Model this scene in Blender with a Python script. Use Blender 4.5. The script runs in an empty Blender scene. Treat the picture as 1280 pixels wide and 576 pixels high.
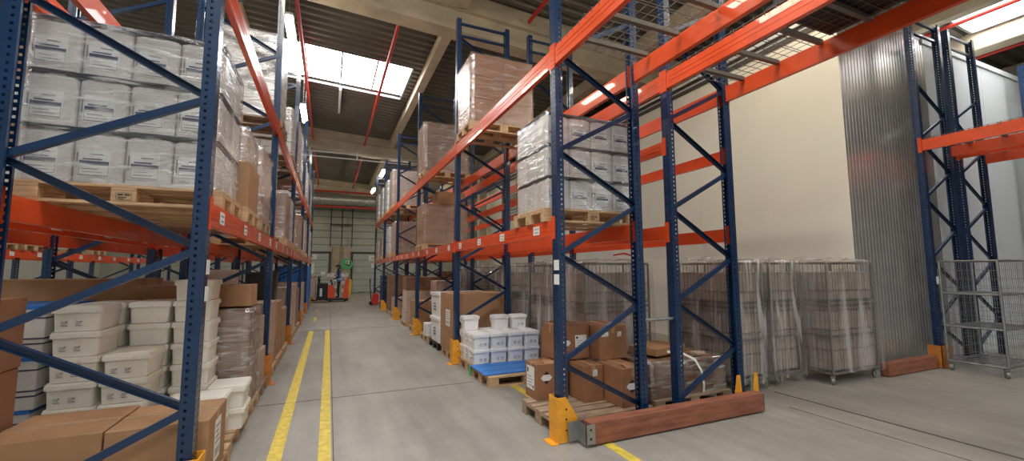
import bpy, bmesh, math, random
from mathutils import Vector, Matrix, noise
random.seed(7)
S = bpy.context.scene
COL = S.collection
PI = math.pi

# ------------------------------------------------------------------ materials
def mat(name, col, rough=0.5, metal=0.0, var=0.0, vscale=6.0, bump=0.0, bscale=30.0, spec=0.5, stretch=(1, 1, 1), coat=0.0):
    m = bpy.data.materials.new(name); m.use_nodes = True
    nt = m.node_tree; b = nt.nodes['Principled BSDF']
    b.inputs['Base Color'].default_value = (*col, 1); b.inputs['Roughness'].default_value = rough
    b.inputs['Metallic'].default_value = metal; b.inputs['Specular IOR Level'].default_value = spec
    b.inputs['Coat Weight'].default_value = coat
    tc = nt.nodes.new('ShaderNodeTexCoord'); mp = nt.nodes.new('ShaderNodeMapping')
    mp.inputs['Scale'].default_value = stretch
    nt.links.new(tc.outputs['Object'], mp.inputs['Vector'])
    if var > 0:
        n = nt.nodes.new('ShaderNodeTexNoise'); n.inputs['Scale'].default_value = vscale; n.inputs['Detail'].default_value = 5
        nt.links.new(mp.outputs[0], n.inputs['Vector'])
        r = nt.nodes.new('ShaderNodeValToRGB')
        r.color_ramp.elements[0].position = .3; r.color_ramp.elements[1].position = .7
        r.color_ramp.elements[0].color = (*[c * (1 - var) for c in col], 1)
        r.color_ramp.elements[1].color = (*[min(1, c * (1 + var)) for c in col], 1)
        nt.links.new(n.outputs['Fac'], r.inputs[0]); nt.links.new(r.outputs[0], b.inputs['Base Color'])
    if bump > 0:
        n2 = nt.nodes.new('ShaderNodeTexNoise'); n2.inputs['Scale'].default_value = bscale; n2.inputs['Detail'].default_value = 4
        nt.links.new(mp.outputs[0], n2.inputs['Vector'])
        bp = nt.nodes.new('ShaderNodeBump'); bp.inputs['Strength'].default_value = bump; bp.inputs['Distance'].default_value = .01
        nt.links.new(n2.outputs['Fac'], bp.inputs['Height']); nt.links.new(bp.outputs[0], b.inputs['Normal'])
    return m

def emit(name, col, s):
    m = bpy.data.materials.new(name); m.use_nodes = True
    nt = m.node_tree; nt.nodes.clear()
    o = nt.nodes.new('ShaderNodeOutputMaterial'); e = nt.nodes.new('ShaderNodeEmission')
    e.inputs[0].default_value = (*col, 1); e.inputs[1].default_value = s
    nt.links.new(e.outputs[0], o.inputs[0]); return m

def film_mat(name, tint, dens, rough=0.09, haze_glint=(.8, .8, .8), hfac=.15, stretch=(2.2, 2.2, 13), bs=1.0):
    """thin plastic film: mostly clear, a little milky, glossy on its wrinkles, with painted white glints"""
    m = bpy.data.materials.new(name); m.use_nodes = True
    nt = m.node_tree; nt.nodes.clear(); N = nt.nodes.new; L = nt.links.new
    o = N('ShaderNodeOutputMaterial'); tr = N('ShaderNodeBsdfTransparent'); tr.inputs[0].default_value = (*tint, 1)
    gl = N('ShaderNodeBsdfGlossy'); gl.inputs[0].default_value = (.95, .95, .95, 1); gl.inputs['Roughness'].default_value = rough
    df = N('ShaderNodeBsdfDiffuse'); df.inputs[0].default_value = (*haze_glint, 1)
    tc = N('ShaderNodeTexCoord'); mp = N('ShaderNodeMapping'); mp.inputs['Scale'].default_value = stretch
    L(tc.outputs['Object'], mp.inputs[0])
    n = N('ShaderNodeTexNoise'); n.inputs['Scale'].default_value = 1.6; n.inputs['Detail'].default_value = 5; n.inputs['Distortion'].default_value = .8
    L(mp.outputs[0], n.inputs['Vector'])
    bp = N('ShaderNodeBump'); bp.inputs['Strength'].default_value = bs; bp.inputs['Distance'].default_value = .014
    L(n.outputs['Fac'], bp.inputs['Height']); L(bp.outputs[0], gl.inputs['Normal'])
    rp = N('ShaderNodeMapRange'); rp.inputs['From Min'].default_value = .50; rp.inputs['From Max'].default_value = .70
    rp.inputs['To Min'].default_value = hfac * .3; rp.inputs['To Max'].default_value = min(.9, hfac * 4.2)
    L(n.outputs['Fac'], rp.inputs['Value'])  # white streaks mixed into the film colour imitate highlights on the wrinkles
    m1 = N('ShaderNodeMixShader'); L(rp.outputs[0], m1.inputs[0]); L(tr.outputs[0], m1.inputs[1]); L(df.outputs[0], m1.inputs[2])
    m2 = N('ShaderNodeMixShader'); m2.inputs[0].default_value = dens
    L(m1.outputs[0], m2.inputs[1]); L(gl.outputs[0], m2.inputs[2]); L(m2.outputs[0], o.inputs[0])
    return m

M = {}
M['blue'] = mat('blue_rack_paint', (.0035, .027, .084), .34, var=.15, vscale=3, coat=.3)
M['navy'] = M['blue']
M['orange'] = mat('orange_beam_paint', (.76, .085, .018), .32, var=.10, vscale=3, coat=.3)
M['zinc'] = mat('galvanised_steel', (.36, .37, .37), .42, .85, var=.15, vscale=12)
M['steel'] = mat('grey_steel', (.30, .29, .27), .45, .5, var=.12, vscale=12)
M['cagewire'] = mat('dull_cage_wire', (.22, .195, .175), .45, .6)
M['black'] = mat('black_plastic', (.012, .012, .013), .45)
M['dark'] = mat('dark_rubber', (.02, .02, .022), .6)
M['carton'] = mat('brown_cardboard', (.40, .22, .11), .75, var=.10, vscale=5, bump=.08, bscale=60)
M['carton_red'] = mat('red_brown_cardboard', (.32, .15, .075), .7, var=.10, vscale=5, bump=.08, bscale=60)
M['carton_dark'] = mat('dark_cardboard', (.24, .125, .075), .65, var=.15, vscale=5)
M['carton_pale'] = mat('pale_cardboard', (.58, .45, .37), .7, var=.08, vscale=5)
M['carton_pink'] = mat('pinkish_cardboard', (.46, .325, .25), .7, var=.12, vscale=6)
M['carton_white'] = mat('white_cardboard', (.72, .71, .68), .6, var=.05, vscale=4)
M['goods_wrap'] = mat('pinkish_grey_wrap', (.43, .355, .315), .7, var=.14, vscale=5)
M['tape'] = mat('clear_brown_tape', (.42, .26, .14), .3)
M['wood'] = mat('pallet_wood', (.55, .36, .20), .75, var=.28, vscale=3, stretch=(1.5, 12, 12), bump=.15, bscale=20)
M['wood_old'] = mat('weathered_pallet_wood', (.36, .25, .17), .8, var=.3, vscale=3, stretch=(1.5, 12, 12), bump=.2, bscale=20)
M['timber'] = mat('red_brown_timber', (.27, .095, .052), .6, var=.4, vscale=2.2, stretch=(1.2, 14, 9), bump=.15, bscale=16)
M['guard'] = mat('yellow_orange_guard_paint', (.82, .36, .025), .45, var=.12, vscale=8)
M['guard_dull'] = mat('orange_brown_guard_paint', (.55, .19, .03), .5, var=.2, vscale=8)
M['white'] = mat('white_label_paper', (.82, .82, .80), .6)
M['deckbar'] = mat('dull_brown_steel', (.17, .15, .125), .5, .4)
M['ink'] = mat('black_ink', (.02, .02, .025), .6)
M['greyink'] = mat('grey_ink', (.22, .22, .24), .6)
M['blueink'] = mat('dark_blue_ink', (.05, .06, .14), .6)
M['tub'] = mat('off_white_tub_plastic', (.82, .79, .70), .38, var=.03, vscale=4)
M['bucket'] = mat('white_bucket_plastic', (.86, .86, .86), .32)
M['jerry'] = mat('white_canister_plastic', (.68, .655, .63), .35, var=.05, vscale=5)
M['cap'] = mat('dark_blue_cap_plastic', (.02, .025, .06), .4)
M['bluesheet'] = mat('blue_plastic_sheet', (.03, .20, .62), .4, var=.1, vscale=6)
M['bluebag'] = mat('dark_blue_sack', (.035, .06, .13), .55, var=.3, vscale=9, bump=.5, bscale=14)
M['red'] = mat('red_paint', (.62, .035, .02), .4)
M['redtruck'] = mat('orange_red_truck_paint', (.85, .09, .025), .35)
M['yellow'] = mat('yellow_paint', (.72, .56, .06), .5)
M['floor_yellow'] = mat('worn_yellow_floor_paint', (.66, .50, .07), .55, var=.22, vscale=14)
M['skin'] = mat('skin', (.45, .26, .18), .5)
M['cloth_dark'] = mat('dark_work_clothes', (.018, .02, .028), .8)
M['vest'] = mat('blue_work_vest', (.07, .20, .45), .7)
M['grey_strip'] = mat('reflective_grey_strip', (.6, .62, .62), .4)
M['green'] = mat('green_sign', (.10, .48, .20), .5)
M['concrete'] = mat('beige_concrete', (.60, .52, .38), .8, var=.16, vscale=2.0, bump=.1, bscale=18)
M['pillar'] = mat('brown_concrete', (.46, .37, .28), .8, var=.14, vscale=2)
M['duct'] = mat('galvanised_spiral_duct', (.55, .58, .55), .35, .7)
M['cladding'] = mat('grey_green_cladding', (.50, .53, .47), .5, var=.08, vscale=1.5)
M['doorpanel'] = mat('grey_dock_door', (.46, .51, .50), .45, var=.06, vscale=2)
M['trimdark'] = mat('dark_trim', (.07, .065, .055), .6)
M['whitewall'] = mat('white_panel', (.66, .68, .67), .4)
M['pinkwall'] = mat('salmon_wall', (.80, .55, .45), .7)
M['lamp'] = emit('tube_lamp_glow', (1, .88, .70), 42)
M['lampoff'] = mat('white_lamp_body', (.8, .8, .8), .4)
M['skylight'] = emit('skylight_daylight', (.96, .98, 1.0), 10.0)
M['film'] = film_mat('stretch_film', (.98, .98, .98), .19, hfac=.06, bs=1.0)
M['film_heavy'] = film_mat('heavy_stretch_film', (.96, .96, .96), .20, hfac=.16, bs=1.0, haze_glint=(.78, .78, .77))
M['film_white'] = film_mat('white_stretch_film', (.97, .97, .97), .15, hfac=.20, bs=.9, haze_glint=(.88, .88, .88))
M['cover'] = film_mat('dust_cover_film', (.97, .97, .97), .06, rough=.2, hfac=.10, haze_glint=(.74, .72, .70), stretch=(3, 3, .35), bs=.35)
M['cover_thick'] = film_mat('creased_dust_cover_film', (.97, .97, .97), .07, rough=.2, hfac=.155, haze_glint=(.74, .73, .71), stretch=(6, 6, .5), bs=.4)

def ceiling_mat():
    m = mat('dark_roof_deck', (.15, .142, .118), .45, .2, var=.2, vscale=.6)
    return m
M['deck'] = ceiling_mat()

def floor_mat():
    m = bpy.data.materials.new('worn_concrete_floor'); m.use_nodes = True
    nt = m.node_tree; N = nt.nodes.new; L = nt.links.new; b = nt.nodes['Principled BSDF']
    tc = N('ShaderNodeTexCoord')
    n1 = N('ShaderNodeTexNoise'); n1.inputs['Scale'].default_value = .7; n1.inputs['Detail'].default_value = 8; n1.inputs['Roughness'].default_value = .6
    n2 = N('ShaderNodeTexNoise'); n2.inputs['Scale'].default_value = 9; n2.inputs['Detail'].default_value = 6; n2.inputs['Roughness'].default_value = .7
    mp = N('ShaderNodeMapping'); mp.inputs['Scale'].default_value = (3.0, .35, 1)
    n3 = N('ShaderNodeTexNoise'); n3.inputs['Scale'].default_value = 2.0; n3.inputs['Detail'].default_value = 5
    L(tc.outputs['Object'], n1.inputs['Vector']); L(tc.outputs['Object'], n2.inputs['Vector'])
    L(tc.outputs['Object'], mp.inputs[0]); L(mp.outputs[0], n3.inputs['Vector'])
    a1 = N('ShaderNodeMath'); a1.operation = 'MULTIPLY_ADD'; a1.inputs[1].default_value = .5
    L(n1.outputs['Fac'], a1.inputs[0])
    a2 = N('ShaderNodeMath'); a2.operation = 'MULTIPLY_ADD'; a2.inputs[1].default_value = .22; a2.inputs[2].default_value = 0
    L(n2.outputs['Fac'], a2.inputs[0]); L(a2.outputs[0], a1.inputs[2])
    a3 = N('ShaderNodeMath'); a3.operation = 'MULTIPLY_ADD'; a3.inputs[1].default_value = .28
    L(n3.outputs['Fac'], a3.inputs[0]); L(a1.outputs[0], a3.inputs[2])
    r = N('ShaderNodeValToRGB'); e = r.color_ramp.elements
    e[0].position = .36; e[0].color = (.21, .195, .17, 1); e[1].position = .62; e[1].color = (.37, .35, .31, 1)
    L(a3.outputs[0], r.inputs[0]); L(r.outputs[0], b.inputs['Base Color'])
    b.inputs['Roughness'].default_value = .42
    mr = N('ShaderNodeMapRange'); mr.inputs['To Min'].default_value = .3; mr.inputs['To Max'].default_value = .6
    L(n2.outputs['Fac'], mr.inputs['Value']); L(mr.outputs[0], b.inputs['Roughness'])
    return m
M['floor'] = floor_mat()

def coldwall_mat(name, col, rough, metal):
    m = mat(name, col, rough, metal, var=.03, vscale=.8)
    nt = m.node_tree; b = nt.nodes['Principled BSDF']
    return m
M['cream'] = coldwall_mat('cream_cold_store_panel', (.80, .77, .66), .42, 0)
M['shinywall'] = mat('shiny_ribbed_panel', (.46, .45, .43), .28, .6, var=.10, vscale=1.0)

# ------------------------------------------------------------------ mesh builder
class MB:
    def __init__(s): s.v = []; s.f = []; s.m = []; s.sm = []
    def add(s, vs, fs, m=0, smooth=False):
        o = len(s.v); s.v += [tuple(v) for v in vs]
        for f in fs: s.f.append([i + o for i in f]); s.m.append(m); s.sm.append(smooth)
        return s
    def box(s, x0, y0, z0, x1, y1, z1, m=0):
        return s.add([(x0, y0, z0), (x1, y0, z0), (x1, y1, z0), (x0, y1, z0), (x0, y0, z1), (x1, y0, z1), (x1, y1, z1), (x0, y1, z1)],
                     [(0, 3, 2, 1), (4, 5, 6, 7), (0, 1, 5, 4), (1, 2, 6, 5), (2, 3, 7, 6), (3, 0, 4, 7)], m)
    def cb(s, c, d, m=0):
        return s.box(c[0] - d[0] / 2, c[1] - d[1] / 2, c[2] - d[2] / 2, c[0] + d[0] / 2, c[1] + d[1] / 2, c[2] + d[2] / 2, m)
    def bm(s, b, m=0, smooth=False):
        b.verts.ensure_lookup_table(); b.verts.index_update()
        s.add([v.co[:] for v in b.verts], [[v.index for v in f.verts] for f in b.faces], m, smooth); b.free(); return s
    def rbox(s, x0, y0, z0, x1, y1, z1, r=.01, seg=1, m=0, smooth=False, taper=0.0):
        b = bmesh.new(); bmesh.ops.create_cube(b, size=1)
        for v in b.verts:
            t = taper if v.co.z < 0 else 0
            cx, cy = (x0 + x1) / 2, (y0 + y1) / 2
            v.co = Vector((cx + v.co.x * (x1 - x0 - 2 * t), cy + v.co.y * (y1 - y0 - 2 * t), z0 if v.co.z < 0 else z1))
        bmesh.ops.bevel(b, geom=b.edges[:], offset=r, segments=seg, affect='EDGES', profile=.5)
        return s.bm(b, m, smooth)
    def vbox(s, x0, y0, z0, x1, y1, z1, r=.03, seg=3, m=0, taper=0.0, smooth=True, cap=True):
        """box with rounded vertical edges, narrowing by taper at the bottom"""
        n = []
        for (sx, sy, a0) in ((1, 1, 0), (-1, 1, PI / 2), (-1, -1, PI), (1, -1, 1.5 * PI)):
            for k in range(seg + 1):
                a = a0 + k / seg * PI / 2; n.append((sx, sy, math.cos(a), math.sin(a)))
        cx, cy, hx, hy = (x0 + x1) / 2, (y0 + y1) / 2, (x1 - x0) / 2, (y1 - y0) / 2
        def ring(z, t): return [(cx + sx * (hx - r - t) + c * r, cy + sy * (hy - r - t) + q * r, z) for sx, sy, c, q in n]
        K = len(n); o = ring(z0, taper) + ring(z1, 0)
        s.add(o, [(i, (i + 1) % K, K + (i + 1) % K, K + i) for i in range(K)], m, smooth)
        if cap: s.add(o, [tuple(range(K - 1, -1, -1)), tuple(range(K, 2 * K))], m)
        return s
    def bar(s, p, q, w, h, m=0, up=(0, 0, 1)):
        p, q = Vector(p), Vector(q); d = (q - p).normalized(); u = Vector(up)
        if abs(d.dot(u)) > .98: u = Vector((1, 0, 0))
        a = d.cross(u).normalized() * (w / 2); b = a.cross(d).normalized() * (h / 2)
        vs = [p - a - b, p + a - b, p + a + b, p - a + b, q - a - b, q + a - b, q + a + b, q - a + b]
        return s.add(vs, [(0, 3, 2, 1), (4, 5, 6, 7), (0, 1, 5, 4), (1, 2, 6, 5), (2, 3, 7, 6), (3, 0, 4, 7)], m)
    def channel(s, p, q, w, h, t=.003, m=0, up=(0, 0, 1)):
        p, q = Vector(p), Vector(q); d = (q - p).normalized(); u = Vector(up)
        a = d.cross(u).normalized(); b = a.cross(d).normalized()
        s.bar(p, q, t, h, m, b)
        for sg in (-1, 1): s.bar(p + a * w / 2 + b * sg * (h / 2), q + a * w / 2 + b * sg * (h / 2), w, t, m, b)
        return s
    def cyl(s, p, q, r, n=10, m=0, r2=None, caps=True):
        p, q = Vector(p), Vector(q); d = (q - p).normalized(); u = Vector((0, 0, 1)) if abs(d.z) < .9 else Vector((1, 0, 0))
        a = d.cross(u).normalized(); b = a.cross(d); r2 = r if r2 is None else r2
        vs = [p + (a * math.cos(2 * PI * i / n) + b * math.sin(2 * PI * i / n)) * r for i in range(n)]
        vs += [q + (a * math.cos(2 * PI * i / n) + b * math.sin(2 * PI * i / n)) * r2 for i in range(n)]
        s.add(vs, [(i, (i + 1) % n, n + (i + 1) % n, n + i) for i in range(n)], m, True)
        if caps: s.add(vs, [tuple(range(n - 1, -1, -1)), tuple(range(n, 2 * n))], m)
        return s
    def tube(s, pts, r, n=8, m=0):
        for a, b in zip(pts, pts[1:]): s.cyl(a, b, r, n, m)
        return s
    def prism(s, prof, axis, a0, a1, m=0):
        """2-D outline extruded along an axis"""
        def P(u, v, w): return {'x': (w, u, v), 'y': (u, w, v), 'z': (u, v, w)}[axis]
        K = len(prof); vs = [P(u, v, a0) for u, v in prof] + [P(u, v, a1) for u, v in prof]
        return s.add(vs, [(i, (i + 1) % K, K + (i + 1) % K, K + i) for i in range(K)] + [tuple(range(K - 1, -1, -1)), tuple(range(K, 2 * K))], m)
    def mesh(s, name, mats, fix=True):
        me = bpy.data.meshes.new(name); me.from_pydata(s.v, [], s.f)
        if not isinstance(mats, (list, tuple)): mats = [mats]
        for x in mats: me.materials.append(M[x] if isinstance(x, str) else x)
        me.polygons.foreach_set('material_index', s.m); me.polygons.foreach_set('use_smooth', s.sm)
        me.update()
        if fix:
            b = bmesh.new(); b.from_mesh(me); bmesh.ops.recalc_face_normals(b, faces=b.faces[:]); b.to_mesh(me); b.free()
        return me

# ------------------------------------------------------------------ objects
def link(name, data, parent=None, loc=(0, 0, 0), rz=0.0, rot=None):
    o = bpy.data.objects.new(name, data); COL.objects.link(o)
    if parent: o.parent = parent
    o.location = loc
    o.rotation_euler = rot if rot else (0, 0, rz)
    return o
def tag(o, label, cat, group=None):
    o['label'] = label; o['category'] = cat
    if group: o['group'] = group
    return o
def thing(name, label, cat, loc=(0, 0, 0), rz=0.0, group=None):
    o = link(name, None, None, loc, rz); o.empty_display_size = .1
    return tag(o, label, cat, group)
def struct(name, me):
    o = link(name, me); o['kind'] = 'structure'; return o
def copy_tree(o, parent=None):
    c = o.copy(); COL.objects.link(c)
    if parent: c.parent = parent
    for ch in list(o.children): copy_tree(ch, c)
    return c
PROTO = {}
def inst(key, make, label, cat, loc, rz=0.0, group=None):
    """first call builds the thing, later calls copy it and its parts"""
    if key not in PROTO:
        o = make(); PROTO[key] = o
    else:
        o = copy_tree(PROTO[key])
    o.location = loc; o.rotation_euler = (0, 0, rz)
    for k in ('group',):
        if k in o: del o[k]
    return tag(o, label, cat, group)
MESH = {}
def cached(key, f):
    if key not in MESH: MESH[key] = f()
    return MESH[key]

# ------------------------------------------------------------------ the room
RS = .055                                   # roof falls gently towards +x
def zdeck(x): return 8.12 - RS * x
XL, XR, YB, YF = -13.0, 31.0, -10.0, 34.0
def box_mesh(name, a, m): return MB().box(*a).mesh(name, m)
struct('floor', box_mesh('floor', (XL, YB, -.2, XR, YF, 0), 'floor'))
struct('wall_left', box_mesh('wall_left', (XL - .2, YB, 0, XL, YF, 9.2), 'whitewall'))
struct('wall_right', box_mesh('wall_right', (XR, YB, 0, XR + .2, YF, 9.2), 'pinkwall'))
struct('wall_back', box_mesh('wall_back', (XL, YB - .2, 0, XR, YB, 9.2), 'whitewall'))

# far wall: horizontal cladding boards, dock doors, pillars
b = MB()
b.box(XL, YF, 0, XR, YF + .2, 9.2)
z = 3.05; k = 0
while z < 6.4:
    b.box(XL, YF - .03, z + .02, XR, YF, z + .50); b.box(XL, YF - .004, z - .02, XR, YF, z + .02, 1); z += .52
struct('wall_far', b.mesh('wall_far', ['cladding', 'trimdark']))
def dock_door(n, x0, x1):
    b = MB(); z = 0.02; b.box(x0, YF - .012, 0, x1, YF - .005, 2.95, 1)
    while z < 2.95:
        b.rbox(x0, YF - .07, z, x1, YF - .01, z + .462, .008); z += .485
    o = struct('door_%d' % n, b.mesh('door_%d' % n, ['doorpanel', 'trimdark']))
    f = MB()
    f.box(x0 - .12, YF - .14, 0, x0, YF, 3.0); f.box(x1, YF - .14, 0, x1 + .12, YF, 3.0); f.box(x0 - .12, YF - .14, 2.95, x1 + .12, YF, 3.06)
    link('door_frame', f.mesh('door_frame', 'trimdark'), o)
    g = MB(); g.box(x0 + .5, YF - .09, .0, x0 + .9, YF - .07, .05); link('bottom_seal', g.mesh('seal', 'dark'), o)
dock_door(1, -2.9, -.05); dock_door(2, 1.62, 4.6); dock_door(3, -8.4, -5.5)
def pillar(n, x0, x1):
    struct('trim_%d' % n, MB().rbox(x0, YF - .30, 0, x1, YF, 3.46, .02).mesh('pillar', 'pillar'))
pillar(1, .16, .66); pillar(2, .92, 1.40)
b = MB()
b.box(XL, YF - .06, 3.05, XR, YF - .03, 3.42); struct('trim_3', b.mesh('trim_3', 'concrete'))
b = MB()
for x in (.02, .79, 1.5): b.box(x - .04, YF - .38, 3.4, x + .04, YF - .30, 6.3)
b.box(.02, YF - .37, 5.0, 1.5, YF - .31, 5.08)
struct('trim_4', b.mesh('trim_4', 'trimdark'))

# roof deck with trapezoid ribs running along x; skylight openings
SKY = [(-1.9, 12.75, 2.2, 15.35), (-1.9, .6, 2.2, 3.4), (12.3, 1.0, 14.0, 4.42),
       (-11.6, .6, -7.4, 3.4), (7.7, -7.4, 11.8, -4.8), (-1.9, -7.4, 2.2, -4.8)]  # skylights above, behind and left of the camera are unseen, added for light
def deck_segments(y):
    xs = [XL, XR]; cuts = sorted([(a, c) for a, y0, c, y1 in SKY if y0 < y < y1])
    segs = []; x = XL
    for a, c in cuts: segs.append((x, a)); x = c
    segs.append((x, XR)); return segs
b = MB(); P = .30; y = YB
edges = sorted(set([s[1] for s in SKY] + [s[3] for s in SKY]))
while y < YF:
    prof = [(0, 0), (.11, 0), (.15, -.085), (.26, -.085), (.30, 0)]
    for (xa, xc) in deck_segments(y + P / 2):
        vs = []
        for (dy, dz) in prof: vs += [(xa, y + dy, zdeck(xa) + dz), (xc, y + dy, zdeck(xc) + dz)]
        b.add(vs, [(2 * i, 2 * i + 2, 2 * i + 3, 2 * i + 1) for i in range(4)])
    y += P
b.add([(XL - .2, YB - .2, zdeck(XL) + .12), (XR + .2, YB - .2, zdeck(XR) + .12), (XR + .2, YF + .2, zdeck(XR) + .12), (XL - .2, YF + .2, zdeck(XL) + .12)], [(0, 1, 2, 3)])
struct('ceiling', b.mesh('ceiling', 'deck', fix=False))
n = 0
for (x0, y0, x1, y1) in SKY:
    n += 1
    b = MB(); z0, z1 = zdeck(x0) + .02, zdeck(x1) + .02
    b.add([(x0, y0, z0 + .05), (x1, y0, z1 + .05), (x1, y1, z1 + .05), (x0, y1, z0 + .05)], [(0, 3, 2, 1)])
    w = struct('window_%d' % n, b.mesh('skylight', 'skylight', fix=False))
    f = MB(); t = .05
    for (a, c) in (((x0, y0), (x1, y0)), ((x0, y1), (x1, y1)), ((x0, y0), (x0, y1)), ((x1, y0), (x1, y1))):
        f.bar((a[0], a[1], zdeck(a[0]) - .03), (c[0], c[1], zdeck(c[0]) - .03), t, .16)
    for k in range(1, 4):
        x = x0 + (x1 - x0) * k / 4; f.bar((x, y0, zdeck(x)), (x, y1, zdeck(x)), .05, .06)
    ym = (y0 + y1) / 2; f.bar((x0, ym, z0), (x1, ym, z1), .03, .04)
    link('window_frame', f.mesh('skylight_frame', 'zinc'), w)

# concrete girders across the hall and purlins along it
def girder(n, y):
    b = MB(); L = lambda z, x: z - RS * x
    def slab(y0, y1, z0, z1):
        vs = []
        for x in (XL, XR):
            for yy, zz in ((y0, z0), (y1, z0), (y1, z1), (y0, z1)): vs.append((x, yy, zz - RS * x))
        b.add(vs, [(0, 1, 5, 4), (1, 2, 6, 5), (2, 3, 7, 6), (3, 0, 4, 7), (0, 3, 2, 1), (4, 5, 6, 7)])
    slab(y - .22, y + .22, 7.13, 7.25); slab(y - .10, y + .10, 7.25, 7.66); slab(y - .22, y + .22, 7.66, 8.08)
    struct('trim_%d' % n, b.mesh('girder', 'concrete'))
for i, y in enumerate((-3.0, 8.92, 20.75, 32.2)): girder(5 + i, y)
def purlin(n, x, y0, y1, h=.42):
    z = zdeck(x)
    struct('trim_%d' % n, MB().box(x - .085, y0, z - h - .04, x + .085, y1, z - .08).box(x - .12, y0, z - h - .05, x + .12, y1, z - h + .04).mesh('purlin', 'concrete'))
i = 9
for x in (-11.9, -7.1, -2.25, 2.55, 7.35, 12.15, 16.95):
    for (y0, y1) in ((-9.9, -3.3), (-2.75, 8.65), (9.2, 20.5), (21.0, 31.9)):
        purlin(i, x, y0, y1); i += 1
# the deep side beam at right
struct('trim_%d' % i, MB().rbox(14.05, -2.7, 6.82, 14.5, 8.7, 7.30, .02).mesh('side_beam', 'concrete')); i += 1

struct('wall_upper', MB().box(14.6, 5.1, 6.0, 31, 5.2, 7.3).mesh('wall_upper', 'pinkwall'))
# cold store box: cream side along the racks, shiny ribbed face towards the camera
CX, CY, CZ = 7.8, 4.05, 6.0
b = MB()
b.box(CX, CY + .03, 0, CX + .12, 22.0, CZ - .12)
for k in range(12):
    y = CY - .012 + k * 1.5
    b.box(CX - .004, y, .0, CX, y + 1.485, CZ - .14)
struct('wall_cold_side', b.mesh('cold_side', 'cream'))
b = MB(); b.box(CX - .05, CY, CZ - .14, CX + .14, 22.0, CZ - .06); b.box(CX - .02, CY, CZ - .02, CX + .14, 22, CZ + .02)
struct('trim_%d' % i, b.mesh('cold_trim', 'trimdark')); i += 1
b = MB(); b.box(CX - .03, CY, CZ - .06, CX + .14, 22.0, CZ - .02)
struct('trim_%d' % i, b.mesh('cold_trim2', 'whitewall')); i += 1
b = MB(); x = CX
while x < 10.6:
    vs = []
    for dx, dy in ((0, 0), (.055, 0), (.065, .004), (.085, .004), (.095, 0)):
        vs += [(x + dx, CY + dy, 0), (x + dx, CY + dy, CZ + .12)]
    b.add(vs, [(2 * k, 2 * k + 2, 2 * k + 3, 2 * k + 1) for k in range(4)]); x += .095
b.box(CX + .01, CY + .02, 0, 10.62, CY + .12, CZ + .12)
struct('wall_cold_shiny', b.mesh('cold_shiny', 'shinywall', fix=False))
b = MB()
for k in range(14):
    x = 10.64 + k * 1.2; b.rbox(x, CY, 0, x + 1.195, CY + .12, CZ + .12, .006)
b.box(10.6, CY - .03, CZ + .05, 27.3, CY + .14, CZ + .16)
struct('wall_cold_front', b.mesh('cold_front', 'whitewall'))
struct('trim_%d' % i, MB().box(CX, CY, CZ + .10, 27.3, 22, CZ + .16).mesh('cold_roof', 'whitewall')); i += 1
# ribbed louvre band and a concrete column behind the far racks
struct('trim_%d' % i, MB().rbox(7.2, 20.9, 0, 7.62, 21.3, 6.9, .02).mesh('column', 'concrete')); i += 1
b = MB()
for k in range(9): b.prism([(7.72, 4.05 + k * .13), (7.78, 4.05 + k * .13), (7.78, 4.16 + k * .13)], 'y', 13.2, 18.6)
struct('trim_%d' % i, b.mesh('louvre', 'cladding')); i += 1

# floor paint and joints
def strip(n, x0, y0, x1, y1, m): struct('trim_%d' % n, MB().box(x0, y0, .0, x1, y1, .003).mesh('floor_mark', m))
for (a, m_) in (((-.44, -2.0, -.325, 12.8), 'floor_yellow'), ((-.035, -2.0, .07, 12.8), 'floor_yellow'), ((-.43, 15.3, -.34, 16.6), 'floor_yellow'),
                ((-.43, 18.6, -.34, 19.6), 'floor_yellow'), ((2.40, -2.0, 2.50, 3.42), 'floor_yellow'), ((2.40, 4.72, 2.50, 5.6), 'floor_yellow'),
                ((.085, -2.0, .095, 23), 'trimdark'), ((-.75, 6.02, 2.0, 6.028), 'trimdark'), ((-.75, 12.9, 2.0, 12.908), 'trimdark'), ((5.47, -1.0, 5.50, 3.9), 'trimdark'), ((5.03, -1.0, 5.037, 3.4), 'trimdark')):
    strip(i, *a, m_); i += 1

# ------------------------------------------------------------------ services under the roof
def sprinkler_pipe(x, y0, y1, z, label):
    t = thing('sprinkler_pipe', label, 'pipe', (x, y0, z))
    link('pipe', MB().cyl((0, 0, 0), (0, y1 - y0, 0), .045, 10).mesh('pipe', 'red'), t)
    for k in range(int((y1 - y0) / 3.0)):
        h = MB().cyl((0, 1 + 3 * k, 0), (0, 1 + 3 * k, zdeck(x) - z - .02), .012, 6); link('hanger', h.mesh('hanger', 'red'), t)
sprinkler_pipe(-.85, 9.2, 20.45, 7.55, 'red sprinkler pipe under the roof beside the lit lamps over the left aisle edge')
sprinkler_pipe(1.33, 9.2, 20.45, 7.5, 'red sprinkler pipe crossing the right part of the bright roof window')
sprinkler_pipe(1.33, 21.0, 30.9, 7.35, 'red sprinkler pipe in the dark far roof bay nearer the right racks')
sprinkler_pipe(-.85, 21.0, 30.9, 7.45, 'red sprinkler pipe in the dark far roof bay nearer the left racks')
sprinkler_pipe(-2.9, 4.0, 8.6, 7.75, 'red sprinkler pipe over the upper left wrapped canisters')
sprinkler_pipe(13.05, .6, 4.9, 7.22, 'red sprinkler pipe in front of the roof window at far right')
sprinkler_pipe(14.75, 1.5, 5.0, 6.88, 'red pipe below the pale concrete side beam at far right')
sprinkler_pipe(4.2, 1.0, 8.6, 7.55, 'red sprinkler pipe seen over the big concrete girder')

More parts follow.
